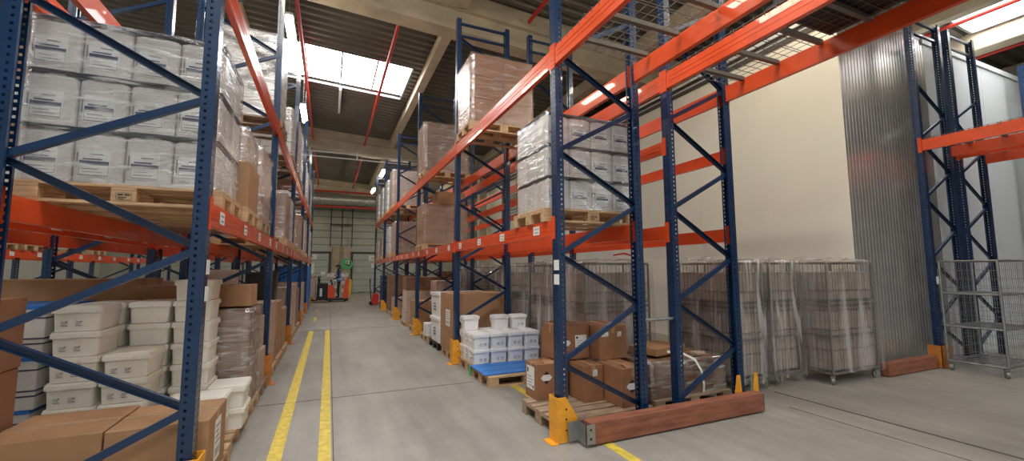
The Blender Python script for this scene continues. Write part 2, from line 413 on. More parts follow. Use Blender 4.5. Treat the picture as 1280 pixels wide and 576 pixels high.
def lamp(x, y, z, lit, label, L=1.5, w=.09):
    t = thing('tube_lamp', label, 'ceiling lamp', (x, y, z))
    link('housing', MB().rbox(-w, -L / 2, .02, w, L / 2, .09, .015).mesh('housing', 'lampoff'), t)
    link('diffuser', MB().rbox(-w * .83, -L / 2 + .02, -.05, w * .83, L / 2 - .02, .022, .02).mesh('diffuser', 'lamp' if lit else 'lampoff'), t)
    for s in (-1, 1): link('hanging_wire', MB().cyl((0, s * L * .4, .09), (0, s * L * .4, zdeck(x) - z - .04), .006, 5).mesh('wire', 'zinc'), t)
lamp(-.93, 9.9, 6.75, True, 'lit tube lamp nearest the camera, above the white wrapped pallet load')
lamp(-.93, 15.0, 6.75, True, 'lit tube lamp second from the camera along the left racks')
lamp(2.3, 21.6, 6.5, True, 'lit tube lamp nearer the camera over the far right racks')
lamp(2.3, 26.6, 6.5, True, 'lit tube lamp farthest down the right side of the aisle')
lamp(.15, 16.4, 7.90, False, 'unlit white tube lamp under the dark roof beyond the roof window', 2.4, .045)
for (x, y) in ((-.93, 4.8), (5.6, -1.5), (-.93, -.5), (-4.7, 5.0), (-8.5, 8), (-4.5, 29.3), (5.5, 29.3), (-2.8, 26), (4.2, 26), (-6.5, 27), (7.5, 27), (6.2, 1.8), (6.2, 4.5)):
    lamp(x, y, 6.75, True, 'lit tube lamp under the roof, added unseen to light the aisles and walls', 1.5)  # extra unseen lamps, added to brighten the aisles, cream wall and far end
for o in [o for o in COL.objects if o.get('label', '').startswith('lit tube lamp under the roof')]: o['group'] = 'added unseen lamps over the aisles'

t = thing('ventilation_duct', 'grey ribbed ventilation duct across the far end of the aisle', 'duct', (-6, 31.6, 6.6))
b = MB(); x = 0
while x < 14:
    b.cyl((x, 0, 0), (x + .10, 0, 0), .36, 20, caps=False); b.cyl((x + .10, 0, 0), (x + .13, 0, 0), .36, 20, 0, .385, False); b.cyl((x + .13, 0, 0), (x + .16, 0, 0), .385, 20, 0, .36, False); x += .16
link('spiral_tube', b.mesh('spiral_tube', 'duct'), t)
for x in (1, 4, 7, 10, 13): link('strap', MB().cyl((x, 0, .36), (x, 0, 1.1), .015, 6).mesh('strap', 'zinc'), t)
for z, lb in ((7.1, 'red pipe running above the far ventilation duct'), (6.02, 'red pipe running below the far ventilation duct')):
    t = thing('service_pipe', lb, 'pipe', (-6, 31.2 if z > 7 else 31.05, z)); link('pipe', MB().cyl((0, 0, 0), (14, 0, 0), .055, 10).mesh('pipe', 'red'), t)
    for x in (.9, 5.1, 9): link('hanger', MB().cyl((x, 0, 0), (x, 0, 8.0 - z), .012, 6).mesh('hanger', 'red'), t)
t = thing('cable_tray', 'pale cable tray along the second concrete girder', 'cable tray', (-6, 20.35, 6.95))
link('tray_rail', MB().box(0, 0, 0, 14, .05, .05).box(0, 0, -.22, 14, .05, -.17).mesh('tray', 'whitewall'), t)
for x in range(1, 14, 2): link('tray_bracket', MB().box(x, .01, -.2, x + .05, .16, .2).mesh('bracket', 'whitewall'), t)

# ------------------------------------------------------------------ pallet racking
def hole_strip(b, P, us, rows_u, H, pitch=.05, hh=.014):
    """perforated steel face: P(u,z) maps to 3-D, holes at the u-intervals in rows_u"""
    n = int(H / pitch)
    for k in range(n):
        z0 = k * pitch; a = z0 + (pitch - hh) / 2; c = a + hh; z1 = z0 + pitch
        if k == n - 1: z1 = H
        u0, u1 = us[0], us[-1]
        b.add([P(u0, z0), P(u1, z0), P(u1, a), P(u0, a)], [(0, 1, 2, 3)])
        b.add([P(u0, c), P(u1, c), P(u1, z1), P(u0, z1)], [(0, 1, 2, 3)])
        x = u0
        for (h0, h1) in rows_u + [(u1, u1)]:
            b.add([P(x, a), P(h0, a), P(h0, c), P(x, c)], [(0, 1, 2, 3)]); x = h1
PW, PD = .105, .085
def post_mesh(H):
    def make():
        b = MB()
        hole_strip(b, lambda u, z: (0, u, z), (0, PW), [(.022, .034), (PW - .034, PW - .022)], H)
        for y in (0, PW): hole_strip(b, lambda u, z, y=y: (u, y, z), (0, PD), [(.046, .062)], H, hh=.018)
        for y0, y1 in ((0, .022), (PW, PW - .022)): b.add([(PD, y0, 0), (PD, y1, 0), (PD, y1, H), (PD, y0, H)], [(0, 1, 2, 3)])
        return b.mesh('post', 'blue', fix=False)
    return cached(('post', H), make)
def foot_mesh(): return cached('foot', lambda: MB().box(-.03, -.03, 0, PD + .03, PW + .03, .008).cyl((-.015, PW / 2, .008), (-.015, PW / 2, .03), .012, 6).mesh('foot_plate', 'zinc'))

BH = {'low': .16, 'up': .19}
def beam_mesh(L, h):
    def make():
        b = MB()
        b.box(0, 0, 0, .05, L, h)
        b.box(-.003, .04, h * .36, 0, L - .04, h * .42); b.box(-.003, .04, h * .62, 0, L - .04, h * .68)
        return b.mesh('beam', 'orange')
    return cached(('beam', round(L, 3), h), make)
def conn_mesh(h):
    def make():
        b = MB().box(-.006, -.058, -.03, .0, 0, h + .04).box(-.006, -.004, -.03, .055, .0, h + .04)
        for k in range(4): b.box(-.009, -.046, -.01 + k * h / 3, -.006, -.030, .012 + k * h / 3)
        return b.mesh('beam_connector', 'orange')
    return cached(('conn', h), make)
def lab_mesh():
    def make():
        b = MB().box(-.0045, -.01, -.01, -.0035, .14, .085, 0)
        for k, (y, w) in enumerate(((.012, .006), (.022, .003), (.03, .008), (.044, .003), (.052, .006), (.064, .004), (.072, .008), (.086, .003), (.094, .006), (.106, .005))):
            b.box(-.0055, y, .048, -.0045, y + w * .8, .062, 1)
        b.box(-.0055, .02, .012, -.0045, .10, .022, 1)
        return b.mesh('location_label', ['white', 'greyink'])
    return cached('loclab', make)

def rack(name, label, x, d, ys, H, levels, mirror=False, flip_brace=False, beams=True, labels=True, mid=None, tail=None):
    """row of racking; x = aisle face, d = depth along +x (mirror: depth along -x); ys = near faces of the frames"""
    s = -1 if mirror else 1
    t = thing(name, label, 'pallet rack', (x, ys[0], 0))
    for Y in ys:
        y = Y - ys[0]
        for side in (0, 1):
            o = link('post', post_mesh(H), t, (s * d * side, y + (PW if (side == 1) != mirror else 0), 0), PI if (side == 1) != mirror else 0)
            link('foot_plate', foot_mesh(), o)
        zf, zr = (.72, .20) if not flip_brace else (.20, .70)
        nodes = []
        k = 0
        while True:
            a = (.04, zf + 1.055 * k); c = (d - .04, zr + 1.055 * k)
            nodes += [c, a] if zr < zf else [a, c]
            k += 1
            if zf + 1.055 * k > H - .25 or zr + 1.055 * k > H - .25: break
        for q, (a, c) in enumerate(zip(nodes, nodes[1:])):
            P0, P1 = Vector((s * a[0], 0, a[1])), Vector((s * c[0], 0, c[1])); d_ = (P1 - P0).normalized()
            up = d_.cross(Vector((0, 1, 0)));  sg = -1 if d_.cross(up).y > 0 else 1
            back = ((a[0] < c[0]) == (a[1] > c[1])) == (not mirror)          # every other brace shows its open side
            yy = y + PW / 2 + (.017 if back else -.017)
            b = MB().channel((P0.x, yy, P0.z), (P1.x, yy, P1.z), .035, .045, .003, 0, up * (sg if back else -sg)); link('brace', b.mesh('brace', 'blue'), t)
        for zz in (H - .10, H - .34):
            link('tie_bar', MB().channel((s * .03, y + PW / 2, zz), (s * (d - .03), y + PW / 2, zz), .035, .04, .003, 0, (0, 1, 0)).mesh('tie_bar', 'blue'), t)
    for bi, (Y0, Y1) in enumerate(zip(ys, ys[1:])):
        for (zl, h, faces, skip) in levels:
            if bi in skip: continue
            L = Y1 - Y0 - PW
            for f in faces:
                front = f == 0
                xx = (0.0 if front else s * d)
                mir = (not front) != mirror
                y = Y0 - ys[0] + PW
                o = link('beam', beam_mesh(L, h), t, (xx, y + (L if mir else 0), zl), PI if mir else 0)
                for e in (0, 1):
                    me = conn_mesh(h)
                    if e == 0: link('beam_connector', me, o, (0, 0, 0))
                    else:
                        c = link('beam_connector', me, o, (0, L, 0)); c.scale = (1, -1, 1)
                if labels and front and h == BH['low']:
                    for q in range(4): link('location_label', lab_mesh(), o, (0, .28 + q * (L - .56 - .13) / 3 + (.04 if q % 2 else 0), .045))
    return t

YR = [3.60 + 3.65 * k for k in range(6)]
YL = [3.42 + 3.65 * k for k in range(6)]
LOWZ, UPZ = 1.96, 3.72
rack('pallet_rack', 'blue and orange pallet rack right of the aisle, ending at the scuffed yellow guard', 2.05, 1.06, [-.05] + YR, 6.35,
     [(LOWZ, BH['low'], (0, 1), (0,)), (UPZ, BH['up'], (0, 1), ())])
rack('pallet_rack', 'pallet rack back to back behind the right aisle rack, before the cream wall', 3.53, 1.02, [-.05] + YR, 6.35,
     [(LOWZ, BH['low'], (0, 1), (0,)), (2.97, .14, (0, 1), (0,)), (UPZ, BH['up'], (0, 1), ())], flip_brace=True, labels=False)
rack('pallet_rack', 'blue and orange pallet rack left of the aisle holding the white tubs', -.77, 1.10, YL, 6.35,
     [(LOWZ - .02, BH['low'], (0, 1), ()), (UPZ - .05, BH['up'], (0, 1), ())], mirror=True)
YL2 = [YL[0]] + YL[1:]
rack('pallet_rack', 'pallet rack behind the left aisle rack, seen between white tubs and red-brown beams', -2.15, 1.10, YL2, 6.35,
     [(LOWZ - .02, BH['low'], (0, 1), ()), (UPZ - .05, BH['up'], (0, 1), ())], mirror=True, flip_brace=True)
rack('pallet_rack', 'distant pallet rack at far left with a row of white labels on its beam', -6.05, 1.10, [YL[0] + 3.65 * k for k in range(-0, 6)], 6.35,
     [(LOWZ - .03, BH['low'], (0, 1), ())], mirror=True)
YC = [-.2, 3.70]
rack('pallet_rack', 'pallet rack beyond the empty roll cage, its tall end frame before the shiny wall', 9.38, 1.06, YC, 6.2, [(3.66, BH['up'], (0, 1), ())], labels=False)
rack('pallet_rack', 'pallet rack behind the end frame nearest the shiny wall, at the right picture edge', 10.72, 1.06, YC, 6.2, [(3.66, BH['up'], (0, 1), ())], labels=False, flip_brace=True)
rack('pallet_rack', 'lone blue rack frame at the upper right picture edge', 14.1, 1.06, [3.70], 6.15, [], labels=False)

# row spacers between the back to back frames
def spacer(x0, x1, y, z, label, cat='row spacer'):
    t = tag(link('row_spacer', MB().cyl((0, 0, 0), (x1 - x0, 0, 0), .018, 8).mesh('row_spacer', 'zinc'), None, (x0, y, z)), label, cat)
spacer(3.11, 3.53, 3.65, 1.08, 'short grey spacer bar joining the two near frames of the right racks')
spacer(10.44, 10.72, 3.75, 4.05, 'short grey spacer bar between the two tall end frames at right')

# post guards
def guard(x, y, s, m, label, h=.42):
    t = thing('post_guard', label, 'post guard', (x, y, 0))
    b = MB()
    b.box(-.045 * s if s > 0 else .037, -.02, .01, -.037 * s if s > 0 else .045, .125, h)
    for yy in (-.03, .125):
        b.prism([(-.045 * s, .01), (.17 * s, .01), (.17 * s, h * .55), (.05 * s, h), (-.045 * s, h)], 'y', yy, yy + .008)
    link('guard_plate', b.mesh('guard_plate', m), t)
    link('base_flange', MB().box(-.11 if s > 0 else .036, -.035, 0, -.036 if s > 0 else .11, .135, .01).mesh('base_flange', m), t)
    for k, z in enumerate((.12, .22, .31)): link('bolt', MB().cyl((.05 * s, -.036, z), (.05 * s, -.03, z), .009, 6).mesh('bolt', 'dark'), t)
ordw = ['nearest', 'second', 'third', 'fourth', 'fifth', 'farthest']
for k, y in enumerate(YR):
    guard(2.05, y, 1, 'guard', ['scuffed yellow-orange post guard at the rack end beside the timber kerb', 'yellow-orange post guard left of the white buckets', 'yellow-orange post guard beside the blue sack',
          'yellow-orange post guard fourth along the right racks', 'yellow-orange post guard near the red hand truck, second from the row end', 'farthest yellow-orange post guard of the right racks'][k])
for k, y in enumerate(YL):
    guard(-.77, y, -1, 'guard_dull' if k else 'guard', ['orange post guard cut by the lower picture edge, under the near left post', 'brown-orange post guard beyond the film wrapped brown load', 'brown-orange post guard third along the left racks',
          'brown-orange post guard fourth along the left racks', 'brown-orange post guard fifth along the left racks, by the blue curtain', 'farthest brown-orange post guard of the left racks'][k])
def back_guard(x, y, label):
    t = thing('post_guard', label, 'post guard', (x, y, 0))
    b = MB()
    for xx in (-.13, .13): b.prism([(xx - .11, .01), (xx + .06, .01), (xx + .02, .40), (xx - .03, .40)] if xx < 0 else [(xx - .06, .01), (xx + .07, .01), (xx + .05, .40), (xx - .0, .40)], 'y', -.01, .0)
    link('guard_plate', b.mesh('guard_plate', 'guard'), t); link('base_flange', MB().box(-.2, -.06, 0, .2, .008, .01).mesh('base_flange', 'guard'), t)
back_guard(4.53, 3.556, 'orange post guard at the rear end of the timber kerb')
t = thing('post_guard', 'dull orange post guard under the tall frame behind the empty roll cage', 'post guard', (9.36, 3.70, 0))
link('guard_plate', MB().box(-.14, -.06, .01, .16, -.05, .36).box(-.14, -.06, .01, -.13, .12, .36).box(.15, -.06, .01, .16, .12, .36).mesh('guard_plate', 'guard_dull'), t)

# timber kerbs with steel brackets
t = thing('timber_kerb', 'long red-brown timber kerb across the end of the right racks', 'timber beam', (2.20, 3.40, 0))
link('timber', MB().rbox(.06, 0, .015, 2.40, .13, .215, .006).mesh('timber', 'timber'), t)
o = link('steel_bracket', MB().box(.0, -.012, .03, .006, .14, .205).box(0, -.012, .03, .10, -.004, .205).box(.0, .132, .03, .1, .14, .205).box(-.10, .13, .03, .0, .14, .205).mesh('bracket', 'zinc'), t)
for z in (.08, .16): link('bolt', MB().cyl((.05, -.018, z), (.05, -.011, z), .010, 8).mesh('bolt', 'dark'), o)
o = link('steel_bracket', MB().box(2.40, -.004, .03, 2.406, .14, .205).box(2.36, .132, .03, 2.406, .14, .26).mesh('bracket', 'zinc'), t)
t = thing('timber_kerb', 'short brown timber kerb along the foot of the shiny wall', 'timber beam', (7.75, 3.68, 0))
link('timber', MB().rbox(0, 0, .01, 1.42, .13, .2, .006).mesh('timber', 'timber'), t)

# mesh decks over the cross passage
def deck_panel():
    t = thing('wire_mesh_deck', 'x', 'x'); W, D = .87, 1.02
    b = MB()
    for k in range(9):
        y = .01 + k * (W - .02) / 8; b.bar((-.03, y, .012), (D + .03, y, .012), .005, .005); b.bar((-.03, y, .012), (-.03, y, -.035), .005, .005); b.bar((D + .03, y, .012), (D + .03, y, -.03), .005, .005)
    for k in range(11):
        x = .0 + k * D / 10; b.bar((x, 0, .018), (x, W, .018), .005, .005)
    link('wire_grid', b.mesh('wire_grid', 'deckbar'), t)
    for y in (.22, .65): link('support_bar', MB().box(.062, y - .022, -.034, .958, y + .022, .009).mesh('support_bar', 'deckbar'), t)
    return t
dn = ['nearest the timber kerb', 'second from the end frame', 'third from the end frame', 'fourth from the end frame']
for k in range(4):
    inst('deckp', deck_panel, 'wire mesh deck over the passage on the front rack, ' + dn[k], 'mesh deck', (2.07, 2.70 - k * .88, UPZ + BH['up'] + .003))
for k in range(4):
    inst('deckp', deck_panel, 'wire mesh deck over the passage on the rear rack, ' + dn[k], 'mesh deck', (3.53, 2.70 - k * .88, UPZ + BH['up'] + .003))
for k in range(4):
    inst('deckp', deck_panel, 'wire mesh deck of the nearer right edge rack, ' + dn[k].replace('timber kerb', 'shiny wall'), 'mesh deck', (9.40, 2.78 - k * .88, 3.66 + BH['up'] + .003))
for k in range(4):
    inst('deckp', deck_panel, 'wire mesh deck of the rearmost right edge rack, ' + dn[k].replace('timber kerb', 'shiny wall'), 'mesh deck', (10.74, 2.78 - k * .88, 3.66 + BH['up'] + .003))
tag(link('plastic_tray', MB().rbox(0, 0, 0, .95, 1.65, .05, .01).box(.05, .05, .05, .9, .1, .12).box(.05, 1.55, .05, .9, 1.6, .12).mesh('tray', 'black'), None, (3.56, .75, UPZ + BH['up'] + .026)), 'black plastic tray lying on the rear mesh deck over the passage', 'tray')

# ------------------------------------------------------------------ goods
def pallet_proto(m):
    def make():
        t = thing('wooden_pallet', 'x', 'x'); W, D = 1.2, .8          # long side along x, origin at the low corner
        for k, w in enumerate((.145, .10, .145, .10, .145)):
            y = (.0, .19, .3275, .51, .655)[k]
            link('deck_board', cached(('db', m, w), lambda: MB().rbox(0, 0, 0, W, w, .022, .002).mesh('deck_board', m)), t, (0, y, .122))
        for x in (0, .5275, 1.055): link('stringer_board', cached(('sb', m), lambda: MB().rbox(0, 0, 0, .145, D, .022, .002).mesh('stringer', m)), t, (x, 0, .10))
        for x in (0, .5275, 1.055):
            for y, w in ((0, .10), (.3275, .145), (.70, .10)):
                link('block', cached(('bl', m, w), lambda: MB().rbox(0, 0, 0, .145, w, .078, .003).mesh('block', m)), t, (x, y, .022))
        for y, w in ((0, .10), (.3275, .145), (.70, .10)):
            link('bottom_board', cached(('bb', m, w), lambda: MB().rbox(0, 0, 0, W, w, .022, .002).mesh('bottom', m)), t, (0, y, 0))
        return t
    return make
PH = .144
def pallet(x, y, z, label, m='wood', side=False):
    if side: return inst('pal' + m, pallet_proto(m), label, 'pallet', (x + .8, y, z), PI / 2)
    return inst('pal' + m, pallet_proto(m), label, 'pallet', (x, y, z))

def carton_mesh(w, d, h, m, tape=True):
    def make():
        b = MB().rbox(0, 0, 0, w, d, h, .005)
        if tape:
            L = w >= d
            if L: b.box(.004, d / 2 - .025, h, w - .004, d / 2 + .025, h + .0008, 1).box(-.0008, d / 2 - .025, h - .09, 0, d / 2 + .025, h, 1).box(w, d / 2 - .025, h - .09, w + .0008, d / 2 + .025, h, 1)
            else: b.box(w / 2 - .025, .004, h, w / 2 + .025, d - .004, h + .0008, 1).box(w / 2 - .025, -.0008, h - .09, w / 2 + .025, 0, h, 1)
        return b.mesh('carton', [m, 'tape'])
    return cached(('carton', round(w, 3), round(d, 3), round(h, 3), m, tape), make)

def film_mesh(w, d, h, m, amp=.008, skirt=.0, top=True, seed=0, st=.07):
    """wrinkled shell around a load"""
    b = MB(); g = .006
    per = []
    def walk(p, q):
        n = max(2, int((Vector(q) - Vector(p)).length / st))
        for i in range(n): per.append(tuple(Vector(p).lerp(Vector(q), i / n)))
    walk((-g, -g), (w + g, -g)); walk((w + g, -g), (w + g, d + g)); walk((w + g, d + g), (-g, d + g)); walk((-g, d + g), (-g, -g))
    K = len(per); nz = max(3, int((h + skirt) / (st * .8))); vs = []
    for j in range(nz + 1):
        z = -skirt + (h + skirt + .006) * j / nz
        for (x, y) in per:
            a = noise.noise(Vector((x * 5 + seed, y * 5, z * 16))) * amp + abs(noise.noise(Vector((x * 2 + seed * 3, y * 2 + 9, z * 5)))) * amp * 1.6
            dx, dy = x - w / 2, y - d / 2
            ex = 1 if abs(dx) > w / 2 else 0; ey = 1 if abs(dy) > d / 2 else 0
            vs.append((x + math.copysign(abs(a), dx) * ex, y + math.copysign(abs(a), dy) * ey, z))
    fs = [(j * K + i, j * K + (i + 1) % K, (j + 1) * K + (i + 1) % K, (j + 1) * K + i) for j in range(nz) for i in range(K)]
    b.add(vs, fs, 0, True)
    if top:
        top0 = nz * K
        t2 = [(w / 2 + (x - w / 2) * .86, d / 2 + (y - d / 2) * .86, h + .012) for (x, y) in per]
        o = len(b.v); b.add(t2, [])
        for i in range(K): b.f.append([top0 + i, top0 + (i + 1) % K, o + (i + 1) % K, o + i]); b.m.append(0); b.sm.append(True)
    return b.mesh('stretch_film', m, fix=False)

def load(x, y, z, w, d, h, nx, ny, nz, m, label, film='film', name='wrapped_load', cat='pallet load', jit=.004, labels=None, skirt=.0, tape=True, amp=.008, only_out=True):
    """cartons stacked on a pallet and held by film: one thing, its cartons are parts"""
    t = thing(name, label, cat, (x, y, z))
    cw, cd, ch = w / nx, d / ny, h / nz
    ms = m if isinstance(m, (list, tuple)) else [m]
    for k in range(nz):
        for i in range(nx):
            for j in range(ny):
                if only_out and 0 < i < nx - 1 and 0 < j < ny - 1 and k < nz - 1: continue
                mm = ms[(k + (i * 7 + j * 3) % 2) % len(ms)] if len(ms) > 1 else ms[0]
                o = link('carton', carton_mesh(cw - .004, cd - .004, ch - .002, mm, tape), t, (i * cw + random.uniform(0, jit), j * cd + random.uniform(0, jit), k * ch))
                if labels and ((j == 0 and labels == 'front') or labels == 'all'):
                    link('carton_label', cached(('cl', round(cw, 2)), lambda: MB().box(0, -.0015, 0, cw * .34, 0, .07, 0).box(.01, -.0022, .012, cw * .30, -.0015, .02, 1).box(.01, -.0022, .04, cw * .22, -.0015, .055, 1).mesh('carton_label', ['white', 'greyink'])), o, (cw * .5, 0, ch * .4))
    if film: link('stretch_film', film_mesh(w, d, h, film, amp, skirt, True, random.uniform(0, 50)), t)
    return t

# white canisters -------------------------------------------------
def canister_mesh(w, d, h):
    def make():
        b = MB()
        b.vbox(0, 0, .006, w, d, h * .87, .03, 3)
        b.vbox(.004, .004, h * .87, w - .004, d - .004, h * .885, .03, 3)
        # sloped shoulder
        n = []
        for z, t in ((h * .885, .004), (h * .93, .022), (h * .95, .055)):
            n.append((z, t))
        for (z0, t0), (z1, t1) in zip(n, n[1:]):
            r = .034
            lo = MB().vbox(t0, t0, 0, w - t0, d - t0, 1, r, 3, cap=False).v[:16]; hi = MB().vbox(t1, t1, 0, w - t1, d - t1, 1, r, 3, cap=False).v[:16]
            vs = [(x, y, z0) for x, y, _ in lo] + [(x, y, z1) for x, y, _ in hi]
            b.add(vs, [(i, (i + 1) % 16, 16 + (i + 1) % 16, 16 + i) for i in range(16)], 0, True)
            if z1 == n[-1][0]: b.add(vs[16:], [tuple(range(16))])
        b.box(w * .35, d * .2, h * .94, w * .65, d * .36, h * .985)
        return b.mesh('canister', 'jerry')
    return cached(('can', w, d, h), make)
def canlab(w, h):
    def make():
        b = MB()
        b.box(w * .12, -.002, h * .12, w * .74, -.0005, h * .62, 0)
        b.box(w * .14, -.003, h * .14, w * .72, -.002, h * .155, 1); b.box(w * .14, -.003, h * .34, w * .72, -.002, h * .355, 1); b.box(w * .14, -.003, h * .14, w * .15, -.002, h * .35, 1); b.box(w * .71, -.003, h * .14, w * .72, -.002, h * .35, 1)
        b.box(w * .14, -.003, h * .36, w * .72, -.002, h * .41, 2); b.box(w * .2, -.003, h * .43, w * .58, -.002, h * .455, 2)
        b.box(w * .35, -.003, h * .52, w * .6, -.002, h * .54, 1); b.box(w * .08, -.003, h * .3, w * .11, -.002, h * .55, 1)
        b.box(w * .2, -.003, h * .20, w * .6, -.002, h * .21, 1); b.box(w * .2, -.003, h * .26, w * .5, -.002, h * .27, 1)
        return b.mesh('canister_label', ['white', 'greyink', 'blueink'])
    return cached(('canlab', w, h), make)
def canister_load(x, y, z, nx, ny, nz, w, d, h, label, film):
    t = thing('wrapped_load', label, 'pallet load', (x, y, z))
    for k in range(nz):
        for i in range(nx):
            for j in range(ny):
                if 0 < i < nx - 1 and 0 < j < ny - 1 and k < nz - 1: continue
                o = link('canister', canister_mesh(w - .006, d - .006, h), t, (i * w + random.uniform(0, .004), j * d, k * h))
                if j == 0 : link('canister_label', canlab(w - .006, h), o)
                link('cap', cached('cap', lambda: MB().cyl((0, 0, 0), (0, 0, .02), .03, 12).mesh('cap', 'cap')), o, (w * .5, d * .7, h * .945))
    for k in range(1, nz + 1):
        link('tier_sheet', cached(('ts', nx * w, ny * d), lambda: MB().box(-.004, -.004, 0, nx * w + .004, ny * d + .004, .006).mesh('tier_sheet', 'cap')), t, (0, 0, k * h - .006))
    link('stretch_film', film_mesh(nx * w, ny * d, nz * h, film, .004, 0, True, 3.3, .06), t)
    return t

# tubs and buckets -------------------------------------------------
def tub_proto(w, d, h, mk, lab, name='tub', body='tub'):
    def make():
        t = thing(name, 'x', 'x')
        b = MB(); b.vbox(0, 0, 0, w, d, h - .012, .03, 3, taper=.010)
        link('tub_body' if name == 'tub' else 'bucket_body', b.mesh('body', body), t)
        b = MB(); b.vbox(-.011, -.011, h - .050, w + .011, d + .011, h - .012, .034, 3); b.vbox(-.004, -.004, h - .012, w + .004, d + .004, h, .03, 3)
        b.vbox(.03, .03, h, w - .03, d - .03, h + .004, .03, 3)
        b.box(w * .35, -.016, h - .045, w * .65, -.010, h - .018)
        link('lid', b.mesh('lid', body), t)
        if name == 'bucket':
            pts = [(-.007, d * .5 + math.cos(a) * d * .46, h * .80 - math.sin(a) * h * .30) for a in [PI * q / 10 for q in range(11)]]
            link('handle', MB().tube(pts, .005, 6).mesh('handle', body), t)
        if lab:
            # small pictogram print on the wall
            b = MB()
            def pict(x, z, s):
                b.box(x, -.003, z, x + s, -.0015, z + s * .12, 0); b.box(x, -.003, z + s * .35, x + s * .7, -.0015, z + s * .42, 0); b.box(x, -.003, z + s * .6, x + s * .5, -.0015, z + s * .67, 0); b.box(x, -.003, z + s * .85, x + s * .6, -.0015, z + s * .92, 0)
                b.bar((x + s * .65, -.0022, z + s * .6), (x + s, -.0022, z + s * .95), .001, .008, 0)
            for q in lab: pict(w * q, h * .22, .04)
            for v in range(len(b.v)):
                x, y, z = b.v[v]; b.v[v] = (x, y + .010 * (1 - z / (h - .012)) - .001, z)
            link('printed_mark', b.mesh('printed_mark', mk), t)
        return t
    return make
TW, TD, TH = .30, .385, .20
def tub(x, y, z, label, rz=0.0, key='tubA', lab=(.18, .48)):
    return inst(key, tub_proto(TW, TD, TH - .004, 'greyink', lab), label, 'tub', (x, y, z), rz)

# ---------------- left rack, ground level
pallet(-1.93, 3.66, 0, 'wooden pallet under the two long brown cartons at the lower left corner')
tag(link('carton', carton_mesh(.56, .56, .45, 'carton'), None, (-1.29, 3.62, PH)), 'brown carton on the floor pallet at lower left, right one with a side label', 'carton')
def big_label(parent, x, y, z, rz=0, w=.16, h=.22):
    b = MB().box(0, -.0015, 0, w, 0, h, 0)
    for q in range(6): b.box(w * (.12 + .13 * q), -.0022, h * .1, w * (.17 + .13 * q + .01 * (q % 2)), -.0015, h * .3, 1)
    for q in range(4): b.box(w * .12, -.0022, h * (.42 + .13 * q), w * (.85 - .12 * (q % 3)), -.0015, h * (.46 + .13 * q), 1)
    return link('shipping_label', b.mesh('shipping_label', ['white', 'greyink']), parent, (x, y, z), rz)
c2 = [o for o in COL.objects if o.get('label', '').startswith('brown carton on the floor pallet at lower left')][0]
big_label(c2, .5602, .2, .08, PI / 2, .18, .3)
tag(link('carton', carton_mesh(.60, .60, .455, 'carton'), None, (-1.90, 3.62, PH)), 'brown carton on the floor pallet at lower left, left of the labelled one', 'carton')
for k in range(3):
    tag(link('carton', carton_mesh(.5, .55, .48, 'carton_red'), None, (-2.47 + .008 * k, 3.58, .0 + .482 * k)), ['large brown carton at the left picture edge, bottom of its stack', 'large brown carton at the left picture edge, middle of its stack', 'large brown carton at the left picture edge, top of its stack'][k], 'carton')

pallet(-1.95, 4.55, 0, 'wooden pallet under the stacks of white tubs on the left')
z0 = PH
lvl = ['bottom', 'second from the bottom', 'third from the bottom', 'fourth from the bottom', 'fifth from the bottom', 'sixth from the bottom', 'top']
def stack(x, y, n, text, key='tubA', lab=(.18, .48), rz=0.0, jx=.006):
    for k in range(n):
        w = 'topmost' if k == n - 1 else lvl[k]
        tub(x + random.uniform(-jx, jx), y + random.uniform(-jx, jx), z0 + k * TH, 'white lidded tub, %s in the %s' % (w, text), rz + random.uniform(-.012, .012), key, lab)
stack(-2.01, 4.57, 6, 'front left stack beside the brown cartons')
stack(-1.68, 4.57, 4, 'front middle stack behind the long cartons')
stack(-2.02, 5.00, 6, 'rear left stack of six', 'tubB', None)
stack(-1.68, 5.00, 6, 'rear middle stack of six', 'tubB', None)
stack(-1.342, 5.00, 7, 'tallest stack left of the post', 'tubB', None)
def tubL(x, y, k, label, lab=True):
    return inst('tubL' if lab else 'tubLn', tub_proto(.43, .33, TH - .004, 'greyink', (.25, .55) if lab else None), label, 'tub', (x, y, z0 + k * TH), random.uniform(-.02, .02))
tubL(-1.24, 4.42, 0, 'wide white tub under the labelled one behind the right brown carton')
tubL(-1.23, 4.42, 1, 'wide white tub with two printed marks just behind the right brown carton')
tub(-1.0, 4.79, z0 + 0 * TH, 'white tub, lower of two beside the film wrapped brown load', .01, 'tubB', None)
tub(-1.0, 4.79, z0 + 1 * TH, 'white tub, upper of two beside the film wrapped brown load', .01, 'tubB', None)

# blue and white cartons deep behind the brown stack
for k in range(3):
    t = thing('carton', ['white carton with blue lines behind the left stack of tubs, bottom one', 'white carton with blue lines behind the left stack of tubs, middle one', 'white carton with blue top behind the left stack of tubs, upper one'][k], 'carton', (-2.66 + .02 * k, 4.62, PH + .403 * k))
    link('carton_body', MB().rbox(0, 0, 0, .55, .75, .40, .006).mesh('carton_body', 'carton_white'), t)
    b = MB()
    for z in (.10, .14, .30): b.box(-.002, -.002, z, .552, .752, z + .012)
    link('printed_band', b.mesh('printed_band', 'blueink'), t)
    link('blue_lid', MB().box(-.003, -.003, .375, .553, .753, .402).mesh('blue_lid', 'bluesheet'), t)

